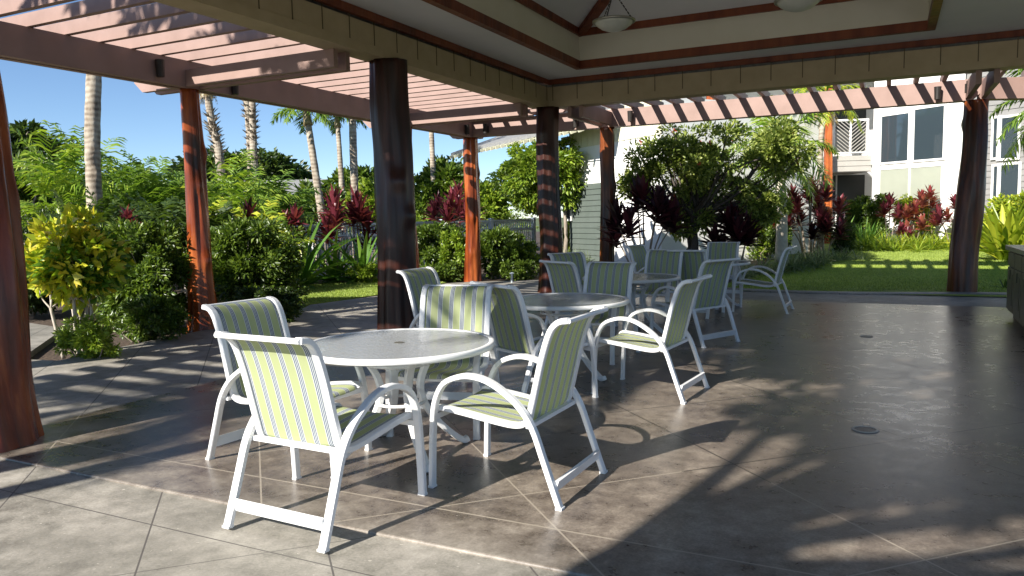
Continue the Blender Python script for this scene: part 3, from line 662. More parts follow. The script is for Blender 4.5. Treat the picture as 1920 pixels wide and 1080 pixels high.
def ti(label, u, vtop, D, heads, seed, leaf='leaf_ti', group='ti plants in the garden beds', L=.5, spread=.35, hl=None, n=30, xy=None, stalk='bark', cat='ti plant', wd=.105):
    L = L*.85; heads = int(heads*1.3)
    rg = np.random.default_rng(seed); x, y = xy or G(u, D); b = base_of(x, y); e_ = tag(empty('ti_plant', b), label, cat, group)
    H = PX(u, vtop, D)[2]-b[2]; S = []; mb = MB()
    for k in range(heads):
        a = rg.uniform(0, 6.28); r_ = spread*math.sqrt(k/max(1, heads)); hh = (H-L*.75)*(1-.55*k/heads*rg.uniform(.5, 1.2)); hh = max(.1, hh)
        top = np.array([r_*math.cos(a), r_*math.sin(a), hh]); c = crom([(top[0]*.25, top[1]*.25, 0), top*np.array([.5, .5, .5])+rg.normal(0, .03, 3), top], 4)
        mb.tube(c, np.linspace(.022, .014, len(c)), 6); S += rosette(top-np.array([0, 0, L*.5]), n, L, wd, rg, .25, 1.45, .4, h=L*.6)
    V, Fq = straps(S, rg, 4); np_mesh('leaves', V, Fq, M[leaf], e_, smooth=True); mb.build('stalks', M[stalk], e_, smooth=True); return e_
def fronds(o_, nf, L, rg, e0=-.3, e1=1.2, dr=1.4, ll=.45, lw=.035, nl=34, a0=0, amax=None):
    V = []; Fq = []; T = []; k = 0
    for i in range(nf):
        a = a0+(i*2.39996 if amax is None else rg.uniform(-amax, amax)); e = e0+(e1-e0)*((i+.5)/nf)+rg.uniform(-.1, .1); d = np.array([math.cos(a)*math.cos(e), math.sin(a)*math.cos(e), math.sin(e)])
        p = np.array(o_, float); pts = [p]; Lf = L*rg.uniform(.8, 1.1)
        for s_ in range(10): d = unit(d+np.array([0, 0, -dr/10*(.4+s_*.13)])); p = p+d*Lf/10; pts.append(p)
        pts = np.array(pts); T.append(pts); dirs = unit(np.gradient(pts, axis=0))
        tt = np.linspace(.12, .99, nl); P_ = np.stack([np.interp(tt*10, range(11), pts[:, c]) for c in range(3)], 1); Dd = unit(np.stack([np.interp(tt*10, range(11), dirs[:, c]) for c in range(3)], 1))
        S_ = unit(np.cross(Dd, (0, 0, 1))+1e-4)
        for sg in (-1, 1):
            A = unit(S_*sg*.85+Dd*.75+np.array([0, 0, -.15])+rg.normal(0, .24, (nl, 3))); l = (ll*Lf/2.2*(1.15-abs(tt-.4)*1.3))[:, None]*rg.uniform(.85, 1.1, (nl, 1))
            mid = P_+A*l*.55; tip = P_+A*l+np.array([0, 0, -.28])*l; wv = Dd*lw/2
            q = np.stack([P_-wv*.6, P_+wv*.6, mid+wv, tip, mid-wv], 1).reshape(-1, 3); V.append(q)
            j = k+np.arange(nl)[:, None]*5; Fq.append(np.concatenate([j+[0, 1, 2], j+[0, 2, 4], j+[4, 2, 3]], 1).reshape(-1, 3)); k += 5*nl
    return np.concatenate(V), np.concatenate(Fq), T
def palm(name, label, cat, pts, r0, r1, seed, nf=16, L=2.6, group=None, leaf='leaf_palm', skirt=0, boots=False, shaft=None, e0=-.5, e1=1.2, crown=True, dr=1.4, ll=.55, lw=.045, tm='palm'):
    # pts: list of world points of the trunk axis from base to top
    rg = np.random.default_rng(seed); P_ = crom(pts, 10); b = P_[0].copy(); e_ = tag(empty(name, b), label, cat, group); Q = P_-b; n = len(Q)
    r = np.linspace(r0, r1, n)*(1+.25*np.exp(-np.linspace(0, 1, n)*18))*(1+.03*np.sin(np.arange(n)*2.1))
    mb = MB(); mb.tube(Q, r, 14)
    top = Q[-1]
    if boots:
        S = []
        for i in range(int(n*7)):
            t_ = rg.uniform(.05, boots); p = Q[int(t_*(n-1))]; a = i*2.4; d = np.array([math.cos(a), math.sin(a), rg.uniform(.5, 1.3)]); S.append((p+d*[r0*.8, r0*.8, 0], d, r0*1.5, .09, .1))
        V, Fq = straps(S, rg, 2); mb.add(V, Fq.tolist())
    mb.build('trunk', M[tm], e_, smooth=not boots)
    if shaft:
        mb = MB(); q = crom([top-(Q[-1]-Q[-4])*1.0, top, top+np.array([0, 0, .35])], 4); mb.tube(q, np.linspace(r1*1.5, r1*.6, len(q)), 10); mb.build('crownshaft', M[shaft], e_, smooth=True)
    if crown:
        V, Fq, T = fronds(top+np.array([0, 0, .1]), nf, L, rg, e0, e1, dr, ll, lw); np_mesh('crown', V, Fq, M[leaf], e_)
        mb = MB()
        for t_ in T: mb.tube(t_[::2], np.linspace(.025, .006, len(t_[::2])), 5)
        mb.build('frond_stems', M['leaf_palm_y'], e_)
    if skirt:
        V, Fq, T = fronds(top, skirt, L*.55, rg, -1.3, -.7, .9, ll*.8, lw, 18); np_mesh('dead_skirt', V, Fq, M['leaf_dry'], e_)
    return e_
def areca(label, u, vtop, D, seed, stems=7, group='clumping palms behind the left hedge', leaf='leaf_palm_y', L=1.5, xy=None, spread=.55, nf=8):
    rg = np.random.default_rng(seed); x, y = xy or G(u, D); b = base_of(x, y); e_ = tag(empty('clumping_palm', b), label, 'palm', group); H = PX(u, vtop, D)[2]-b[2]; mb = MB(); VV = []; FF = []; k = 0
    for s_ in range(stems):
        a = rg.uniform(0, 6.28); rr = spread*rg.uniform(.1, 1); hh = max(.3, (H-L*.88)*rg.uniform(.35, 1.0)); top = np.array([rr*1.5*math.cos(a), rr*1.5*math.sin(a), hh])
        c = crom([(top[0]*.3, top[1]*.3, 0), top*.5+rg.normal(0, .05, 3), top], 4); mb.tube(c, np.linspace(.035, .022, len(c)), 6)
        V, Fq, T = fronds(top, nf, L*rg.uniform(.8, 1.15), rg, .25, 1.4, 1.0, .75, .055, 18); VV.append(V); FF.append(Fq+k); k += len(V)
    np_mesh('fronds', np.concatenate(VV), np.concatenate(FF), M[leaf], e_); mb.build('canes', M['pale_bark'], e_, smooth=True); return e_

# ------------------------------------------------------------------ buildings
def dirv(az): return np.array([math.sin(az), math.cos(az), 0.])
class Face:
    # vertical plane through K running along d (photo left to right); local x = along d, local y = inwards (away from the camera), z up
    def __init__(s, K, d): s.K = np.array([K[0], K[1], 0.]); s.d = d; s.n = np.array([d[1], -d[0], 0.])
    def tz(s, u, v):
        r = ray(u, v); t_ = ((s.K-CAM)@s.n)/(r@s.n); P_ = CAM+r*t_; return float((P_-s.K)@s.d), float(P_[2])
d1 = np.array([.795, -.606, 0]); K1 = PX(1634, 400, 28.5)
fA = Face(K1, d1)
bld = tag(empty('apartment_building', (K1[0], K1[1], 0)), 'two storey white building with tall window grid and chevron balcony behind the lawn', 'building')
bld.rotation_euler = (0, 0, math.atan2(d1[1], d1[0]))
# local frame: x along d1, y = outward normal is -y (towards the camera)
def T(u, v): return fA.tz(u, v)
t_a, _ = T(1634, 400); t_b, _ = T(1787, 400); t_c, _ = T(2150, 400); zr = T(1700, 120)[1]+.3
ZG = .1
mb = MB(); mb.box((0, 0, ZG), (t_b, .25, zr)); mb.build('window_bay_wall', M['bwall'], bld)
mb = MB(); mb.box((0.002, .252, ZG), (.2, 5, zr-.01)); mb.build('return_wall', M['bwall'], bld)
mb = MB(); mb.box((t_b+.0, .12, ZG), (t_c, .4, zr)); mb.build('siding_wall', M['bwall'] if False else simple('grey_lap_siding', (.215, .21, .20), (.25, .245, .235), 2, .7), bld)
mb = MB()
for k in range(40):
    z = ZG+.1+k*.19
    if z > zr-.2: break
    mb.add([(t_b+.02, .095, z), (t_c-.02, .095, z), (t_c-.02, .118, z+.18), (t_b+.02, .118, z+.18), (t_c-.02, .118, z), (t_b+.02, .118, z)], [(0, 1, 2, 3), (0, 5, 4, 1)])
mb.build('lap_boards', bpy.data.materials['grey_lap_siding'], bld)
def win(u0, v0, u1, v1, y0, lab=None, glass='glass', fr=.07, parent=None, mull=None, F_=None):
    F_ = F_ or T; x0, z1 = F_(u0, v0); x1, z0 = F_(u1, v1)
    mb = MB(); 
    for lo, hi in (((x0-fr, y0-.05, z0-fr), (x0, y0, z1+fr)), ((x1, y0-.05, z0-fr), (x1+fr, y0, z1+fr)), ((x0, y0-.05, z1), (x1, y0, z1+fr)), ((x0, y0-.05, z0-fr), (x1, y0, z0))): mb.box(lo, hi)
    if mull: 
        for q in mull: xm = x0+(x1-x0)*q; mb.box((xm-.03, y0-.045, z0), (xm+.03, y0, z1))
    w_ = mb.build('window', M['bwall'], parent or bld)
    mb = MB(); mb.box((x0, y0-.03, z0), (x1, y0-.012, z1)); mb.build('pane', M[glass], w_)
    return w_
win(1655, 219, 1703, 301, -.004); win(1717, 206, 1769, 296, -.004)
win(1652, 319, 1703, 400, -.004, glass='curtain'); win(1709, 315, 1764, 400, -.004, glass='curtain')
win(1862, 222, 1870, 295, .09); win(1873, 222, 1905, 295, .09); win(1862, 312, 1868, 400, .09); win(1873, 310, 1905, 400, .09)
# casing around the right hand windows
xa, za = T(1857, 216); xb, zb = T(1912, 405)
mb = MB(); mb.box((t_b-.02, -.04, zb*0+ZG), (t_b+.28, .0, zr)); mb.build('corner_board', M['bwall'], bld)
mb = MB(); x_, z_ = T(1790, 232); mb.box((t_b+.28, .07, z_-.12), (T(1850, 232)[0], .093, z_+.05)); mb.build('belt_board', M['bwall'], bld)
# balcony wing: recessed wall left of the bay, facing the camera
d2 = np.array([.94, .34, 0]); K2 = K1+d1*.02
fB = Face(K1, d2)
wing = empty('balcony_wing', (0, 0, 0)); wing.parent = bld
rel = math.atan2(d2[1], d2[0])-math.atan2(d1[1], d1[0]); wing.rotation_euler = (0, 0, rel)
TB = fB.tz
x0 = TB(1180, 300)[0]; zf = TB(1600, 292)[1]; zf0 = TB(1600, 322)[1]
dpt = 2.0
mb = MB(); mb.box((x0, dpt, ZG), (1.6, dpt+.2, zr)); mb.build('recess_wall', M['bwall'], wing)
mb = MB(); mb.box((x0, -.0, zf0), (-.06, dpt-.01, zf)); mb.build('balcony_floor', M['balcony'], wing)
mb = MB()
for k in range(3): z = zf0+.02+k*(zf-zf0)/3; mb.add([(x0, -.02, z), (-.06, -.02, z), (-.06, -.004, z+(zf-zf0)/3-.02), (x0, -.004, z+(zf-zf0)/3-.02)], [(0, 1, 2, 3)])
mb.build('fascia_boards', M['balcony'], wing)
def FB(u, v):
    # plane at the recessed wall
    r_ = ray(u, v); Kk = fB.K-fB.n*0; nn = np.array([-d2[1], d2[0], 0]); t_ = ((Kk+nn*dpt-CAM)@nn)/(r_@nn); P_ = CAM+r_*t_; return float((P_-Kk)@d2), float(P_[2])
win(1525, 330, 1619, 420, dpt, parent=wing, mull=(.45,), F_=FB, glass='dark'); win(1565, 205, 1622, 288, dpt, parent=wing, mull=(.5,), F_=FB, glass='dark')
win(1250, 330, 1420, 430, dpt, parent=wing, mull=(.33, .66), F_=FB, glass='dark')
# chevron balustrade panel
xa, za = TB(1565, 229); xb, zb = TB(1625, 284)
mb = MB(); mb.box((xa-.05, -.03, zb-.05), (xa+.02, .04, za+.02)); mb.box((xb-.02, -.03, zb-.05), (xb+.05, .04, za+.02)); mb.box((xa-.05, -.035, za+.022), (xb+.05, .045, za+.09)); mb.box((xa+.02, -.02, zb-.05), (xb-.02, .03, zb))
xm = (xa+xb)/2; mb.box((xm-.02, -.02, zb), (xm+.02, .03, za))
bal = mb.build('balustrade', M['bwall'], wing)
mb = MB(); hw = (xb-xa)/2-.02
for s_ in (-1, 1):
    for k in range(-6, 13):
        z_a = zb+k*.135; p = np.array([xm, .005, z_a]); q_ = np.array([xm+s_*hw, .005, z_a+hw*.85])
        # clip to the panel
        t0_ = max(0, (zb-p[2])/(q_[2]-p[2])); t1_ = min(1, (za-p[2])/(q_[2]-p[2]))
        if t1_-t0_ > .05: mb.bar(p+(q_-p)*t0_, p+(q_-p)*t1_, .025, .045, (0, 1, 0))
mb.build('chevron_slats', M['balcony'], bal)
x_l = TB(1250, 300)[0]
mb = MB(); mb.box((x_l, -.02, za+.02), (xa-.05, .03, za+.08))
for k in range(int((xa-x_l)/.12)): mb.box((x_l+k*.12, -.01, zb), (x_l+k*.12+.03, .02, za+.02))
mb.build('balustrade', M['bwall'], wing)
for u, r_ in ((1549, .13), (1330, .13)):
    xx = TB(u, 300)[0]; log_mesh('balcony_post', (xx, -.25, ZG), (xx, -.25, zr), .17, .14, 30+u, wing, M['log'], lumps=2)
mb = MB(); mb.box((x0-.5, -.8, zr), (t_c, dpt+5, zr+.2)); 
mb.build('eaves', M['bwall'], wing)
# second house on the left of the first
K3 = PX(1075, 400, 24.5); fC = Face(K3, d1)
h2 = tag(empty('house', (K3[0], K3[1], 0)), 'pale house with board and batten gable and grey shingle roof behind the bright green tree', 'house'); h2.rotation_euler = bld.rotation_euler
tx = fC.tz; xr = tx(1240, 300)[0]; zs = tx(1100, 262)[1]; ze = tx(1075, 252)[1]; zm = tx(1100, 345)[1]
xg = tx(1150, 300)[0]; mb = MB(); mb.box((-.2, 0, .0), (xg, 6, zm)); mb.build('lower_wall', M['green_wall_shaded'], h2)
mb = MB(); mb.box((xg+.002, .0, .0), (xr, 6, zm)); mb.build('end_wall', M['bwall'], h2)
mb = MB()
for k in range(20):
    z = .1+k*.17
    if z > zm-.15: break
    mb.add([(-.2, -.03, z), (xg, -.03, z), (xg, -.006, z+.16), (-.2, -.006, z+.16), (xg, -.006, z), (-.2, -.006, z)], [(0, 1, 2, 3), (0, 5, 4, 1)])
mb.build('lap_boards', M['green_wall_shaded'], h2)
zt2 = tx(1160, 200)[1]
mb = MB(); mb.box((-.2, .02, zm+.002), (xr, 6, zt2)); mb.build('upper_wall', M['bwall'], h2)
mb = MB()
for k in range(16):
    x = -.15+k*.33
    if x > xr: break
    mb.box((x, -.015, tx(1100, 275)[1]), (x+.05, .019, zt2))
mb.build('batten_board', M['lime_wall'], h2)
mb = MB(); mb.box((-.2, -.0, tx(1100, 275)[1]), (xr, .018, zt2-.01)); mb.build('gable_panel', M['lime_wall'], h2)
win(1057, 262, 1068, 268, -.01, parent=h2, F_=tx); win(1062, 372, 1073, 410, -.04, parent=h2, F_=tx)
# low sloping roof running left from the house
a_, za_ = tx(897, 287); b_, zb_ = tx(1240, 205)
ev0 = tx(897, 288); z_e = ev0[1]
mb = MB(); L0 = ev0[0]; xq = tx(1170, 300)[0]
mb.add([(L0, -1.2, z_e), (xq, -1.2, z_e+.05), (xq, 3.2, z_e+1.7), (L0+3.6, 3.2, z_e+1.7), (L0, -1.2, z_e-.12), (xq, -1.2, z_e-.07), (xq, 3.2, z_e+1.55), (L0+3.6, 3.2, z_e+1.55)],
       [(0, 1, 2, 3), (7, 6, 5, 4), (0, 4, 5, 1), (1, 5, 6, 2), (2, 6, 7, 3), (3, 7, 4, 0)]); mb.build('roof', M['roof'], h2)
k = 0; x = L0+.2
while x < xq-.1 and k < 40:
    mb = MB(); mb.bar((x, -1.32, z_e-.19), (x, .0, z_e+.27), .06, .12); mb.build('rafter_tail', M['lime_wall'], h2); x += .42; k += 1
mb = MB(); mb.box((L0+.1, -1.2, z_e-.14), (xq-.05, -1.16, z_e-.125)); mb.build('gutter', M['lime_wall'], h2)
xx = L0+.9; log_mesh('porch_post', (xx, -.9, 0), (xx, -.9, z_e-.05), .13, .11, 77, h2, M['log'])
# low house roofs far behind the left greenery
for i, (u0, u1, v0, v1, D, lab) in enumerate(((120, 178, 385, 396, 34, 'far low house roof left of the big palm trunk'), (430, 600, 352, 372, 40, 'far low grey roof glimpsed between garden trees'))):
    p = PX((u0+u1)/2, v1, D); q_ = PX((u0+u1)/2, v0, D); hw = (u1-u0)/2/F*D; zb_ = p[2]; zt_ = q_[2]
    e_ = tag(empty('house', (p[0], p[1], 0)), lab, 'house'); e_.rotation_euler = (0, 0, -YAW)
    mb = MB(); mb.box((-hw, 0, 0), (hw, 4, zb_)); mb.build('wall', M['bwall'], e_)
    mb = MB(); mb.add([(-hw-.4, -.5, zb_+.002), (hw+.4, -.5, zb_+.002), (hw+.4, 4.5, zb_+.002), (-hw-.4, 4.5, zb_+.002), (-hw, 2, zt_+.5), (hw, 2, zt_+.5)], [(0, 1, 5, 4), (1, 2, 5), (2, 3, 4, 5), (3, 0, 4), (3, 2, 1, 0)]); mb.build('roof', M['roof'], e_)

# ------------------------------------------------------------------ fence
def fence(p0, p1, label, h=1.42):
    p0 = np.array(p0, float); p1 = np.array(p1, float); L_ = np.linalg.norm(p1-p0); n = max(1, round(L_/2.4)); e_ = tag(empty('picket_fence', (*p0, 0)), label, 'fence', 'pale blue picket fence runs'); e_.rotation_euler = (0, 0, math.atan2(*(p1-p0)[::-1]))
    st = L_/n; mb = MB(); mb.box((-.06, -.06, 0), (.06, .06, h+.03)); mb.box((-.075, -.075, h+.03), (.075, .075, h+.06)); pm = None
    for i in range(n+1):
        if pm is None: pm = mb.build('post', M['fence'], e_)
        else: c = pm.copy(); COL.objects.link(c); c.parent = e_; c.location = (i*st, 0, 0)
    mb = MB(); mb.box((.06, -.035, h-.06), (st-.06, .035, h)); mb.box((.06, -.025, h-.38), (st-.06, .025, h-.32)); mb.box((.06, -.025, .12), (st-.06, .025, .18)); m1 = mb.build('rail', M['fence'], e_)
    mb = MB(); x = .14
    while x < st-.1: mb.box((x, -.012, .08), (x+.035, .012, h-.3+.0)); x += .105
    for k in range(int(st/.105)): mb.bar((.1+k*.105, 0, h-.32), (.16+k*.105, 0, h-.06), .02, .02, (0, 1, 0)); mb.bar((.16+k*.105, .006, h-.32), (.1+k*.105, .006, h-.06), .02, .02, (0, 1, 0))
    m2 = mb.build('pickets', M['fence'], e_)
    for i in range(1, n):
        for q in (m1, m2): c = q.copy(); COL.objects.link(c); c.parent = e_; c.location = (i*st, 0, 0)
fp = gz(605, 520)[:2]
fence(G(430, 18.0), fp, 'pale blue fence run left of the fence corner, behind strap plants')
fence(fp, G(1000, 27), 'pale blue fence run behind the flower bed, right of the fence corner')

# ------------------------------------------------------------------ vegetation, back to front
SH = 'shrubs in the garden beds'; BT_ = 'broad trees on the skyline'; GT = 'garden trees beyond the fence'
tree('rain_tree', 'dark spreading tree at the far left edge of the skyline', 'tree', (-90, 138, 236, 335), 46, 'leaf_dark', 9000, .42, 1, BT_, r=.3, clumps=60, cr=.28)
tree('rain_tree', 'wide dark domed tree on the skyline behind the shaggy palms', 'tree', (300, 588, 279, 400), 48, 'leaf_dark', 15000, .42, 2, BT_, r=.3, clumps=110, cr=.2)
tree('garden_tree', 'bright green treetop far behind, right of the leaning palm', 'tree', (590, 745, 318, 430), 40, 'leaf_mid', 7000, .35, 3, GT, clumps=60)
tree('garden_tree', 'green tree far behind, seen between the two big dark posts on the left', 'tree', (745, 905, 303, 440), 34, 'leaf_mid', 9000, .28, 4, GT, clumps=80)
tree('garden_tree', 'low green tree behind the thin pale palm trunk', 'tree', (840, 960, 335, 430), 29, 'leaf_lime', 6000, .22, 5, GT, clumps=60)
for i, (b_, D, lf, lab) in enumerate((((330, 460, 335, 440), 27, 'leaf_mid', 'leafy tree behind the striped log post'), ((440, 560, 345, 445), 28, 'leaf_lime', 'yellow green tree left of the leaning palm'),
      ((540, 650, 345, 450), 27, 'leaf_mid', 'mid green tree behind the leaning palm trunk'), ((640, 760, 345, 450), 26, 'leaf_lime', 'light green tree behind the pair of straight palms'),
      ((190, 345, 330, 450), 27, 'leaf_dark', 'dark tree behind the clumping palms'), ((60, 200, 330, 450), 28, 'leaf_dark', 'dark tree behind the white flowered one'))):
    tree('garden_tree', lab, 'tree', b_, D, lf, 6000, .22, 20+i, GT, clumps=60)
tree('frangipani', 'white flowering tree at far left beside the leaning log post', 'tree', (-20, 108, 285, 400), 21, 'leaf_mid', 4200, .24, 31, GT, wd=.32, clumps=45, flowers=('flower_w', 34, .12))
tree('garden_hedge', 'low clipped hedge behind the yellow croton', 'hedge', (15, 165, 383, 430), 17, 'leaf_dark', 6000, .07, 32, None, th=.1, clumps=70, shell=.6, depth=.5)
# tall palms
def tp(*a): return [PX(u, v, D) for u, v, D in a]
def ground_of(u, D): x, y = G(u, D); return np.array([x, y, -.1])
CPG = 'coconut palms in the garden'; WPG = 'shaggy fan palms in the garden'
palm('coconut_palm', 'thick ringed palm trunk behind the yellow croton', 'palm', [ground_of(178, 16.5)]+tp((174, 300, 16.5), (176, 140, 16.5), (180, -60, 16.5), (185, -260, 16.5)), .165, .14, 41, group=CPG)
palm('fan_palm', 'shaggy palm with a skirt of dry fronds right of the striped log post', 'palm', [ground_of(418, 30)]+tp((412, 300, 30), (398, 235, 30), (385, 150, 30)), .19, .13, 42, nf=14, L=1.6, group=WPG, skirt=20, boots=.8, leaf='leaf_palm', e0=.3)
palm('fan_palm', 'dark shaggy palm trunk, left one of the close pair', 'palm', [ground_of(472, 33)]+tp((470, 290, 33), (463, 180, 33), (460, 60, 33)), .17, .12, 43, group=WPG, boots=.72)
palm('fan_palm', 'grey shaggy palm trunk, right one of the close pair', 'palm', [ground_of(480, 29)]+tp((476, 300, 29), (473, 190, 29), (468, 60, 29)), .15, .11, 44, group=WPG, boots=.7)
palm('coconut_palm', 'slim palm leaning left above the fence with hanging fronds', 'palm', [ground_of(612, 24)]+tp((603, 400, 24), (588, 300, 24), (574, 208, 24)), .14, .10, 45, nf=12, L=1.4, group=CPG, leaf='leaf_palm', shaft='leaf_dry', e0=-.2, ll=.7, lw=.06)
palm('coconut_palm', 'thin straight palm between the leaning palm and the big dark post', 'palm', [ground_of(645, 30)]+tp((642, 370, 30), (637, 290, 30), (632, 218, 30)), .12, .09, 46, nf=12, L=1.4, group=CPG, leaf='leaf_palm', shaft='leaf_dry', e0=-.2, ll=.7, lw=.06)
palm('coconut_palm', 'grey palm trunk closest to the left side of the big dark post', 'palm', [ground_of(667, 25)]+tp((666, 390, 25), (663, 300, 25), (660, 200, 25), (655, 90, 25)), .14, .11, 47, group=CPG)
palm('coconut_palm', 'thin pale palm trunk between the two big dark posts on the left', 'palm', [ground_of(816, 33)]+tp((814, 370, 33), (809, 250, 33), (803, 100, 33)), .13, .1, 48, group=CPG)
# clumping palms
areca('feathery clumping palm at left of the thick palm trunk', 135, 238, 18.5, 51, 8, L=1.7)
areca('feathery clumping palm just right of the thick palm trunk', 235, 268, 18, 52, 9, L=1.6, leaf='leaf_palm')
areca('drooping clumping palm left of the striped log post', 292, 278, 18.5, 53, 9, L=1.6, leaf='leaf_palm')
areca('yellow green clumping palm right of the striped log post', 425, 285, 19, 54, 8, L=1.5)
areca('slender young palm with bright yellow fronds', 432, 335, 16, 55, 4, L=1.1, leaf='leaf_yellow')
areca('clumping palm under the close pair of shaggy palms', 500, 310, 21, 56, 7, L=1.5, leaf='leaf_palm')
for i, (u, vt, D, lab) in enumerate(((205, 350, 15.5, 'low palm shrub at the foot of the thick palm trunk'), (255, 350, 15, 'low palm shrub behind the small red rosettes'), (315, 360, 14.5, 'low palm shrub touching the striped log post on its left'), (395, 360, 15, 'low palm shrub touching the striped log post on its right'))):
    areca(lab, u, vt, D, 60+i, 6, L=.9, leaf='leaf_dark')
# red and maroon ti plants, left side
ti('small pair of crimson rosettes near the thick palm trunk', 238, 392, 13.5, 2, 71, L=.3, spread=.3, n=22)
ti('dark maroon ti plant left of the fence', 467, 378, 17, 3, 72, 'leaf_ti_dark')
ti('crimson ti cluster above the fence left of the leaning palm', 553, 388, 18.5, 6, 73, L=.42, spread=.6)
ti('tall maroon ti plant by the two straight palms', 628, 358, 19, 4, 74, 'leaf_ti', L=.62)
ti('maroon ti plant touching the left side of the big dark post', 668, 358, 19.5, 4, 75, 'leaf_ti', L=.62)
ti('maroon ti rosette right of the big dark post', 822, 365, 24, 3, 76, 'leaf_ti', L=.55)
ti('tall crimson ti plant touching the orange corner log post', 860, 345, 23, 6, 77, 'leaf_ti', L=.6, spread=.5)
tree('hedge', 'bright clipped hedge behind the fence right of the big dark post', 'hedge', (700, 1010, 388, 440), 29, 'leaf_lime', 9000, .12, 33, None, th=.1, clumps=120, shell=.6, depth=.25, cr=.15)
# bright green tree and shrubs around the corner posts
tree('small_tree', 'bright fresh green tree in front of the pale house', 'tree', (925, 1118, 258, 400), 24.5, 'leaf_lime', 15000, .16, 34, None, clumps=90, cr=.2, r=.07, base=1058, wd=.5, droop=.6, bark='bark', th=.3)
tree('shrub', 'dark green shrub with yellow tips between the big dark post and the orange post', 'shrub', (760, 880, 425, 525), 19.6, 'leaf_mid', 8000, .11, 35, SH, th=.1, clumps=55, stems=4, r=.02)
tree('shrub', 'glossy green shrub right of the orange corner post', 'shrub', (895, 1012, 428, 520), 19.8, 'leaf_mid', 9000, .11, 36, SH, th=.1, clumps=60, stems=4, r=.02)
tree('shrub', 'lime shrub just left of the orange corner post', 'shrub', (830, 885, 432, 510), 19.0, 'leaf_lime', 3000, .10, 37, SH, th=.1, clumps=25, stems=3, r=.02)
tree('shrub', 'low bushy plant at the foot of the shrub by the big dark post', 'shrub', (785, 870, 492, 528), 18.8, 'leaf_mid', 3500, .09, 38, SH, th=.1, clumps=40, stems=3, r=.01, depth=.6)
tree('shrub', 'low bushy plant right of the orange corner post base', 'shrub', (915, 1010, 488, 522), 18.9, 'leaf_mid', 3500, .09, 39, SH, th=.1, clumps=40, stems=3, r=.01, depth=.5)
tree('shrub', 'yellow shrub between the two middle log posts', 'shrub', (1050, 1130, 402, 470), 26, 'leaf_yellow', 6000, .14, 40, SH, th=.1, clumps=50, stems=3, r=.02)
tree('shrub', 'green shrub under the pale house window', 'shrub', (1060, 1120, 388, 440), 28, 'leaf_mid', 4000, .1, 43, SH, th=.1, clumps=40, stems=3, r=.02)
tree('shrub', 'yellow green shrub behind the dark stemmed ti plant', 'shrub', (1140, 1222, 415, 478), 27, 'leaf_yellow', 6000, .14, 44, SH, th=.1, clumps=70, stems=3, r=.02)
tree('shrub', 'pale green shrub beyond the white lounge furniture', 'shrub', (1225, 1360, 400, 470), 29, 'leaf_lime', 6000, .12, 45, SH, th=.1, clumps=60, stems=3, r=.02)
for i, (u, D, lab) in enumerate(((1075, 24, 'silvery grassy clump between the two middle log posts'), (1105, 24.3, 'silvery grassy clump touching the second middle post'), (1165, 24.6, 'silvery grassy clump right of the second middle post'))):
    strap_plant('grass_clump', lab, 'ornamental grass', u, 0, D, 26, .6, .022, 'leaf_grey', 80+i, 'silvery grass clumps', dr=1.0, clumps=14, spread=.45)
# left hedge and croton
tree('hedge', 'dark leafy hedge left of the striped log post', 'hedge', (160, 362, 415, 612), 11.0, 'leaf_mid', 22000, .09, 46, SH, th=.1, clumps=150, cr=.2, stems=7, r=.02, depth=.55, bark='pale_bark', nl=30)
tree('hedge', 'dark leafy hedge right of the striped log post', 'hedge', (350, 568, 415, 590), 12.8, 'leaf_mid', 22000, .09, 47, SH, th=.1, clumps=150, cr=.2, stems=7, r=.02, depth=.6, bark='pale_bark', nl=30)
tree('shrub', 'dark low shrub spilling toward the small lawn', 'shrub', (440, 572, 540, 592), 11.6, 'leaf_dark', 7000, .06, 48, SH, th=.1, clumps=80, stems=4, r=.01, depth=.5)
tree('shrub', 'low green plant under the hedge beside the striped log post', 'shrub', (215, 350, 560, 628), 10.1, 'leaf_mid', 8000, .06, 49, SH, th=.1, clumps=80, stems=4, r=.01, depth=.5)
tree('shrub', 'dark shrub behind the leaning post left of the croton', 'shrub', (-80, 175, 425, 620), 13.2, 'leaf_dark', 14000, .08, 250, SH, th=.1, clumps=60, stems=4, r=.02)
rg = np.random.default_rng(50)
e_ = tree('croton', 'yellow and green croton bush with pale bare stems at the patio corner', 'shrub', (36, 232, 395, 575), 8.95, 'leaf_croton', 2600, .125, 51, SH, th=.1, clumps=70, cr=.24, stems=8, r=.022, depth=.8, bark='pale_bark', nl=34, wd=.6, base=128, out=.5, fill=False)
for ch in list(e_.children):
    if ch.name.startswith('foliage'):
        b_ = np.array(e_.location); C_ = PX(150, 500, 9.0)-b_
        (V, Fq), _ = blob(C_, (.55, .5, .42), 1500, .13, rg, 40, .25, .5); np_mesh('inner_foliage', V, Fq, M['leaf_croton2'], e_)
tree('shrub', 'low green ground plant at the foot of the croton', 'shrub', (92, 232, 598, 668), 8.75, 'leaf_lime', 3600, .065, 52, SH, th=.1, clumps=60, stems=4, r=.008, depth=.5, wd=.35)
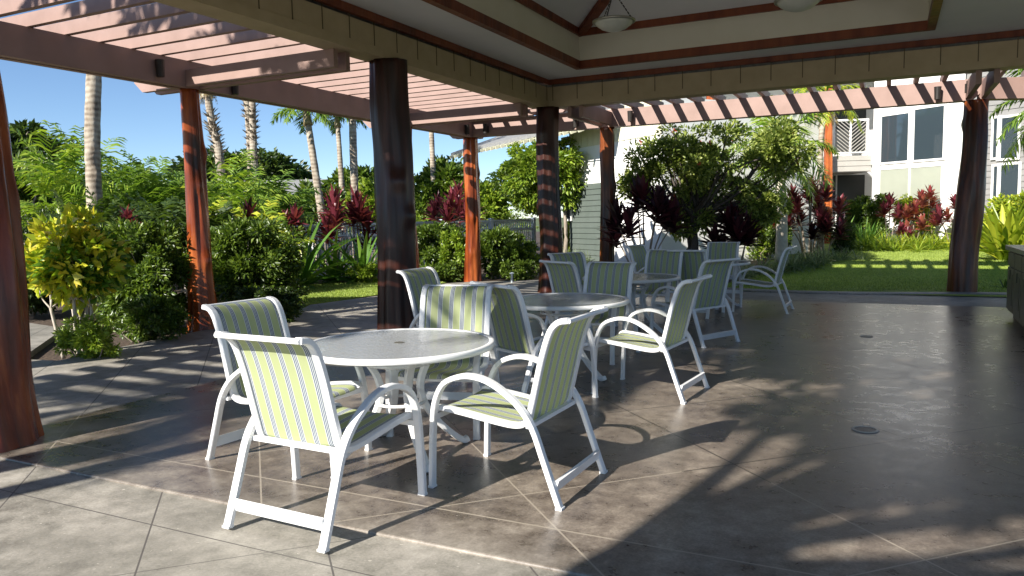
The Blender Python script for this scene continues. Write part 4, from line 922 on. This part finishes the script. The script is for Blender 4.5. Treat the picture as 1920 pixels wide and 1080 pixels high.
# strap plants
CR = 'strap leaved plants by the small lawn'
strap_plant('crinum', 'large pale green strap plant reaching above the fence', 'strap plant', 560, 0, 17.6, 48, 2.0, .14, 'leaf_strap', 91, CR, dr=1.0)
strap_plant('crinum', 'strap plant under the fence corner', 'strap plant', 622, 0, 18.8, 40, 1.3, .12, 'leaf_strap', 92, CR, dr=.9)
strap_plant('crinum', 'bright strap plant touching the left side of the big dark post', 'strap plant', 676, 0, 18.6, 46, 1.65, .12, 'leaf_strap', 93, CR, dr=.8)
strap_plant('crinum', 'dark strap plant behind the shrub right of the big dark post', 'strap plant', 795, 0, 20.6, 34, 1.4, .07, 'leaf_strap', 94, CR, dr=.9)
tree('shrub', 'round lime shrub at the foot of the strap plants by the big dark post', 'shrub', (655, 715, 494, 530), 18.2, 'leaf_lime', 2500, .075, 53, SH, th=.1, clumps=30, stems=3, r=.01)
# the leafy tree and its neighbours
tree('spreading_tree', 'leafy garden tree with several dark limbs and red flowers behind the farthest table', 'tree', (1165, 1430, 215, 420), 17.5, 'leaf_tree', 9500, .11, 100, None, clumps=80, cr=.15, r=.09, base=1306, th=.2, stems=3, depth=.8, flowers=('flower_r', 22, .09), nl=70, bark='dark_bark', shell=.6, fill=False, extra=(((1370, 1545, 218, 345), 6000), ((1150, 1260, 270, 400), 2200), ((1390, 1480, 345, 430), 2200), ((1230, 1345, 330, 462), 2600), ((1340, 1450, 330, 430), 1800)))
ti('nearly black ti plant on bare crooked stems left of the leafy tree', 1205, 335, 16.2, 7, 101, 'leaf_ti_dark', L=.62, spread=.75, wd=.12, n=24)
ti('nearly black leafy ti plant right of the leafy tree trunk', 1378, 385, 17.2, 7, 102, 'leaf_ti_dark', L=.55, spread=.5, wd=.13, n=28)
palm('bottle_palm', 'short pale palm with orange crownshaft in front of the balcony', 'palm', [ground_of(1466, 19.5)+np.array([0, 0, .3])]+tp((1466, 400, 19.5), (1462, 325, 19.5), (1460, 285, 19.5)), .15, .11, 103, tm='pale_bark', nf=16, L=1.9, leaf='leaf_palm_y', shaft='log', e0=-.7, e1=1.3, ll=.7, lw=.05, group=None)
palm('fan_palm', 'palm with yellow drooping fronds hanging in front of the balcony rail', 'palm', [ground_of(1540, 22)+np.array([0, 0, .3])]+tp((1538, 300, 22), (1545, 205, 22), (1548, 180, 22)), .09, .07, 104, nf=14, L=1.6, leaf='leaf_yellow', skirt=8, e0=-.6)
# lawn side beds
e_ti = [('crimson ti clump behind the black one, left of the pale palm trunk', 1420, 338, 23, 7, 'leaf_ti', .45), ('large crimson ti clump right of the pale palm trunk', 1518, 333, 21.5, 12, 'leaf_ti', .5), ('low maroon ti clump below the large crimson one', 1545, 395, 21, 5, 'leaf_ti_dark', .4),
    ('single crimson ti plant under the window bay', 1668, 365, 25, 3, 'leaf_ti', .45), ('bronze ti plant with stacked rosettes under the window bay', 1742, 350, 25.5, 6, 'leaf_ti_bronze', .42), ('low bronze ti plant left of the stacked one', 1715, 378, 24.5, 5, 'leaf_ti_bronze', .4),
    ('crimson ti plant just left of the right hand log post', 1790, 365, 24.5, 5, 'leaf_ti', .42), ('tall crimson ti plant at the siding corner', 1803, 338, 27, 4, 'leaf_ti', .45), ('small crimson rosette low in the bed under the window bay', 1690, 420, 24, 2, 'leaf_ti', .32)]
for i, (lab, u, vt, D, hd, lf, L) in enumerate(e_ti): ti(lab, u, vt, D, hd, 110+i, lf, L=L, spread=.35+.05*hd)
for i, (b_, D, lf, n, L, lab) in enumerate((((1575, 1662, 366, 450), 26, 'leaf_mid', 8000, .12, 'round green bush by the ground floor doors'), ((1680, 1745, 370, 450), 26, 'leaf_yellow', 6000, .1, 'yellow bush between the ti plants under the window bay'),
     ((1440, 1480, 375, 450), 21, 'leaf_mid', 3000, .1, 'small green bush behind the pale palm trunk'), ((1385, 1470, 390, 470), 22, 'leaf_lime', 6000, .1, 'lime leafy shrub left of the pale palm trunk'),
     ((1855, 1960, 365, 470), 21, 'leaf_yellow', 9000, .12, 'yellow green bush right of the right hand log post'), ((1560, 1600, 420, 470), 22.5, 'leaf_dark', 3000, .08, 'small dark bush at the end of the grass clumps'))):
    tree('shrub', lab, 'shrub', b_, D, lf, n, L, 130+i, SH, th=.1, clumps=60, stems=4, r=.02)
strap_plant('crinum', 'dark strap plant in front of the round green bush', 'strap plant', 1605, 0, 23.5, 60, 1.1, .06, 'leaf_strap', 140, CR, dr=.8, clumps=2, spread=.3)
strap_plant('crinum', 'dark strap plant right of the first in front of the doors', 'strap plant', 1640, 0, 23.8, 50, .95, .06, 'leaf_strap', 141, CR, dr=.9, clumps=2, spread=.3)
for i, u in enumerate((1640, 1680, 1720, 1765, 1812, 1858, 1900, 1945)):
    D = 23.4-.25*i; labs = ['first', 'second', 'third', 'fourth', 'fifth', 'sixth', 'seventh', 'eighth']
    strap_plant('fern', f'lime fern clump along the lawn edge, {labs[i]} from the left', 'fern', u, 0, D, 30, .62, .03, 'leaf_yellow' if i % 2 else 'leaf_lime', 150+i, 'lime ferns along the lawn edge', dr=1.1, clumps=16, spread=.42)
for i, (u, D) in enumerate(((1335, 18.2), (1372, 18.3), (1410, 18.8), (1450, 19.2), (1492, 19.4), (1530, 19.6), (1568, 19.9))):
    labs = ['first', 'second', 'third', 'fourth', 'fifth', 'sixth', 'seventh']
    strap_plant('grass_clump', f'silvery grass tuft at the left edge of the east lawn, {labs[i]} from the left', 'ornamental grass', u, 0, D, 30, .5, .02, 'leaf_grey', 170+i, 'silvery grass clumps', dr=1.1, clumps=12, spread=.32)
strap_plant('shell_ginger', 'tall variegated plant with yellow striped leaves at the right edge', 'ginger plant', 1905, 0, 18.5, 40, 1.6, .16, 'leaf_yellow', 180, None, dr=.9, clumps=3, spread=.3, e0=.7)
strap_plant('low_plant', 'small dark plant on the lawn beside the cabinet', 'strap plant', 1888, 0, 14.2, 18, .28, .04, 'leaf_dark' , 181, None)
palm('garden_palm', 'green palm whose fronds hang in at the top right edge', 'palm', [ground_of(2010, 18)+np.array([0, 0, .3])]+tp((2010, 300, 18), (2000, 190, 18)), .14, .1, 182, nf=16, L=2.1, leaf='leaf_palm', e0=-.6, lw=.06)
# garden path light
p = gz(960, 530); e_ = tag(empty('path_light', p), 'small pale path light in the bed right of the orange corner post', 'path light')
mb = MB(); mb.tube([(0, 0, 0), (0, 0, .1), (0, 0, .2)], .025, 10); mb.build('stem', M['fence'], e_); mb = MB(); mb.lathe([(.001, .24), (.05, .225), (.055, .20), (.001, .20)], n=16); mb.build('cap', M['fence'], e_)
# sunlit lounge furniture beyond the leafy tree
def far_chair(u, D, ang, lab):
    x, y = G(u, D); c = copy_tree(ch0); c.location = (x, y, zt(x, y)); c.rotation_euler = (0, 0, ang); tag(c, lab, 'chair', 'sling chairs out on the sunny terrace')
far_chair(1236, 21.5, -1.3, 'white chair out in full sun beyond the leafy tree')
x, y = G(1280, 22.3); c = copy_tree(t0); c.location = (x, y, zt(x, y)); tag(c, 'white table out in full sun beyond the leafy tree', 'table')
x, y = G(1290, 26); e_ = tag(empty('garden_wall', (x, y, 0)), 'low white wall in full sun beyond the leafy tree', 'wall'); e_.rotation_euler = (0, 0, -YAW)
mb = MB(); mb.box((-.75, 0, 0), (.85, .2, .95)); mb.build('wall_face', M['bwall'], e_); mb = MB(); mb.box((-.8, -.04, .952), (.9, .24, 1.0)); mb.build('coping', M['bwall'], e_)

# ------------------------------------------------------------------ trees behind the camera (their shadows fall on the patio)
palm('coconut_palm', 'palm behind the camera shading the patio, nearest its left post', 'palm', [(-.1, -16.4, -.1), (-.1, -16.4, 3), (0, -16.3, 6.6)], .14, .1, 201, nf=20, L=2.1, group=CPG, ll=.6, lw=.07)
palm('coconut_palm', 'unseen leaning palm added to shade the near log post, left of the picture', 'palm', [(-4.2, -14.0, -.1), (-3.9, -13.8, 3), (-2.4, -12.9, 7.0)], .12, .09, 205, nf=18, L=1.6, group=CPG, ll=.65, lw=.08)  # added out of view; its crown shades the near post
palm('coconut_palm', 'palm behind the camera shading the left pavement', 'palm', [(-3.2, -19.6, -.1), (-3.2, -19.6, 3), (-3.1, -19.5, 6.2)], .15, .11, 202, nf=8, L=2.6, group=CPG, ll=.6, lw=.07)
rg = np.random.default_rng(203); b = np.array([2.9, -17.3, -.1]); e_ = tag(empty('shade_tree', b), 'broad tree behind the camera shading the right side of the patio', 'tree')
(V, Fq), cc = blob(np.array([4.9, -17.0, 7.2])-b, (3.9, 3.3, 1.3), 9500, .30, rg, 34, .25, .5); np_mesh('crown', V, Fq, M['leaf_mid'], e_)
limbs('trunk', M['bark'], e_, b, cc[:14]+b, .17, rg, 4.6)
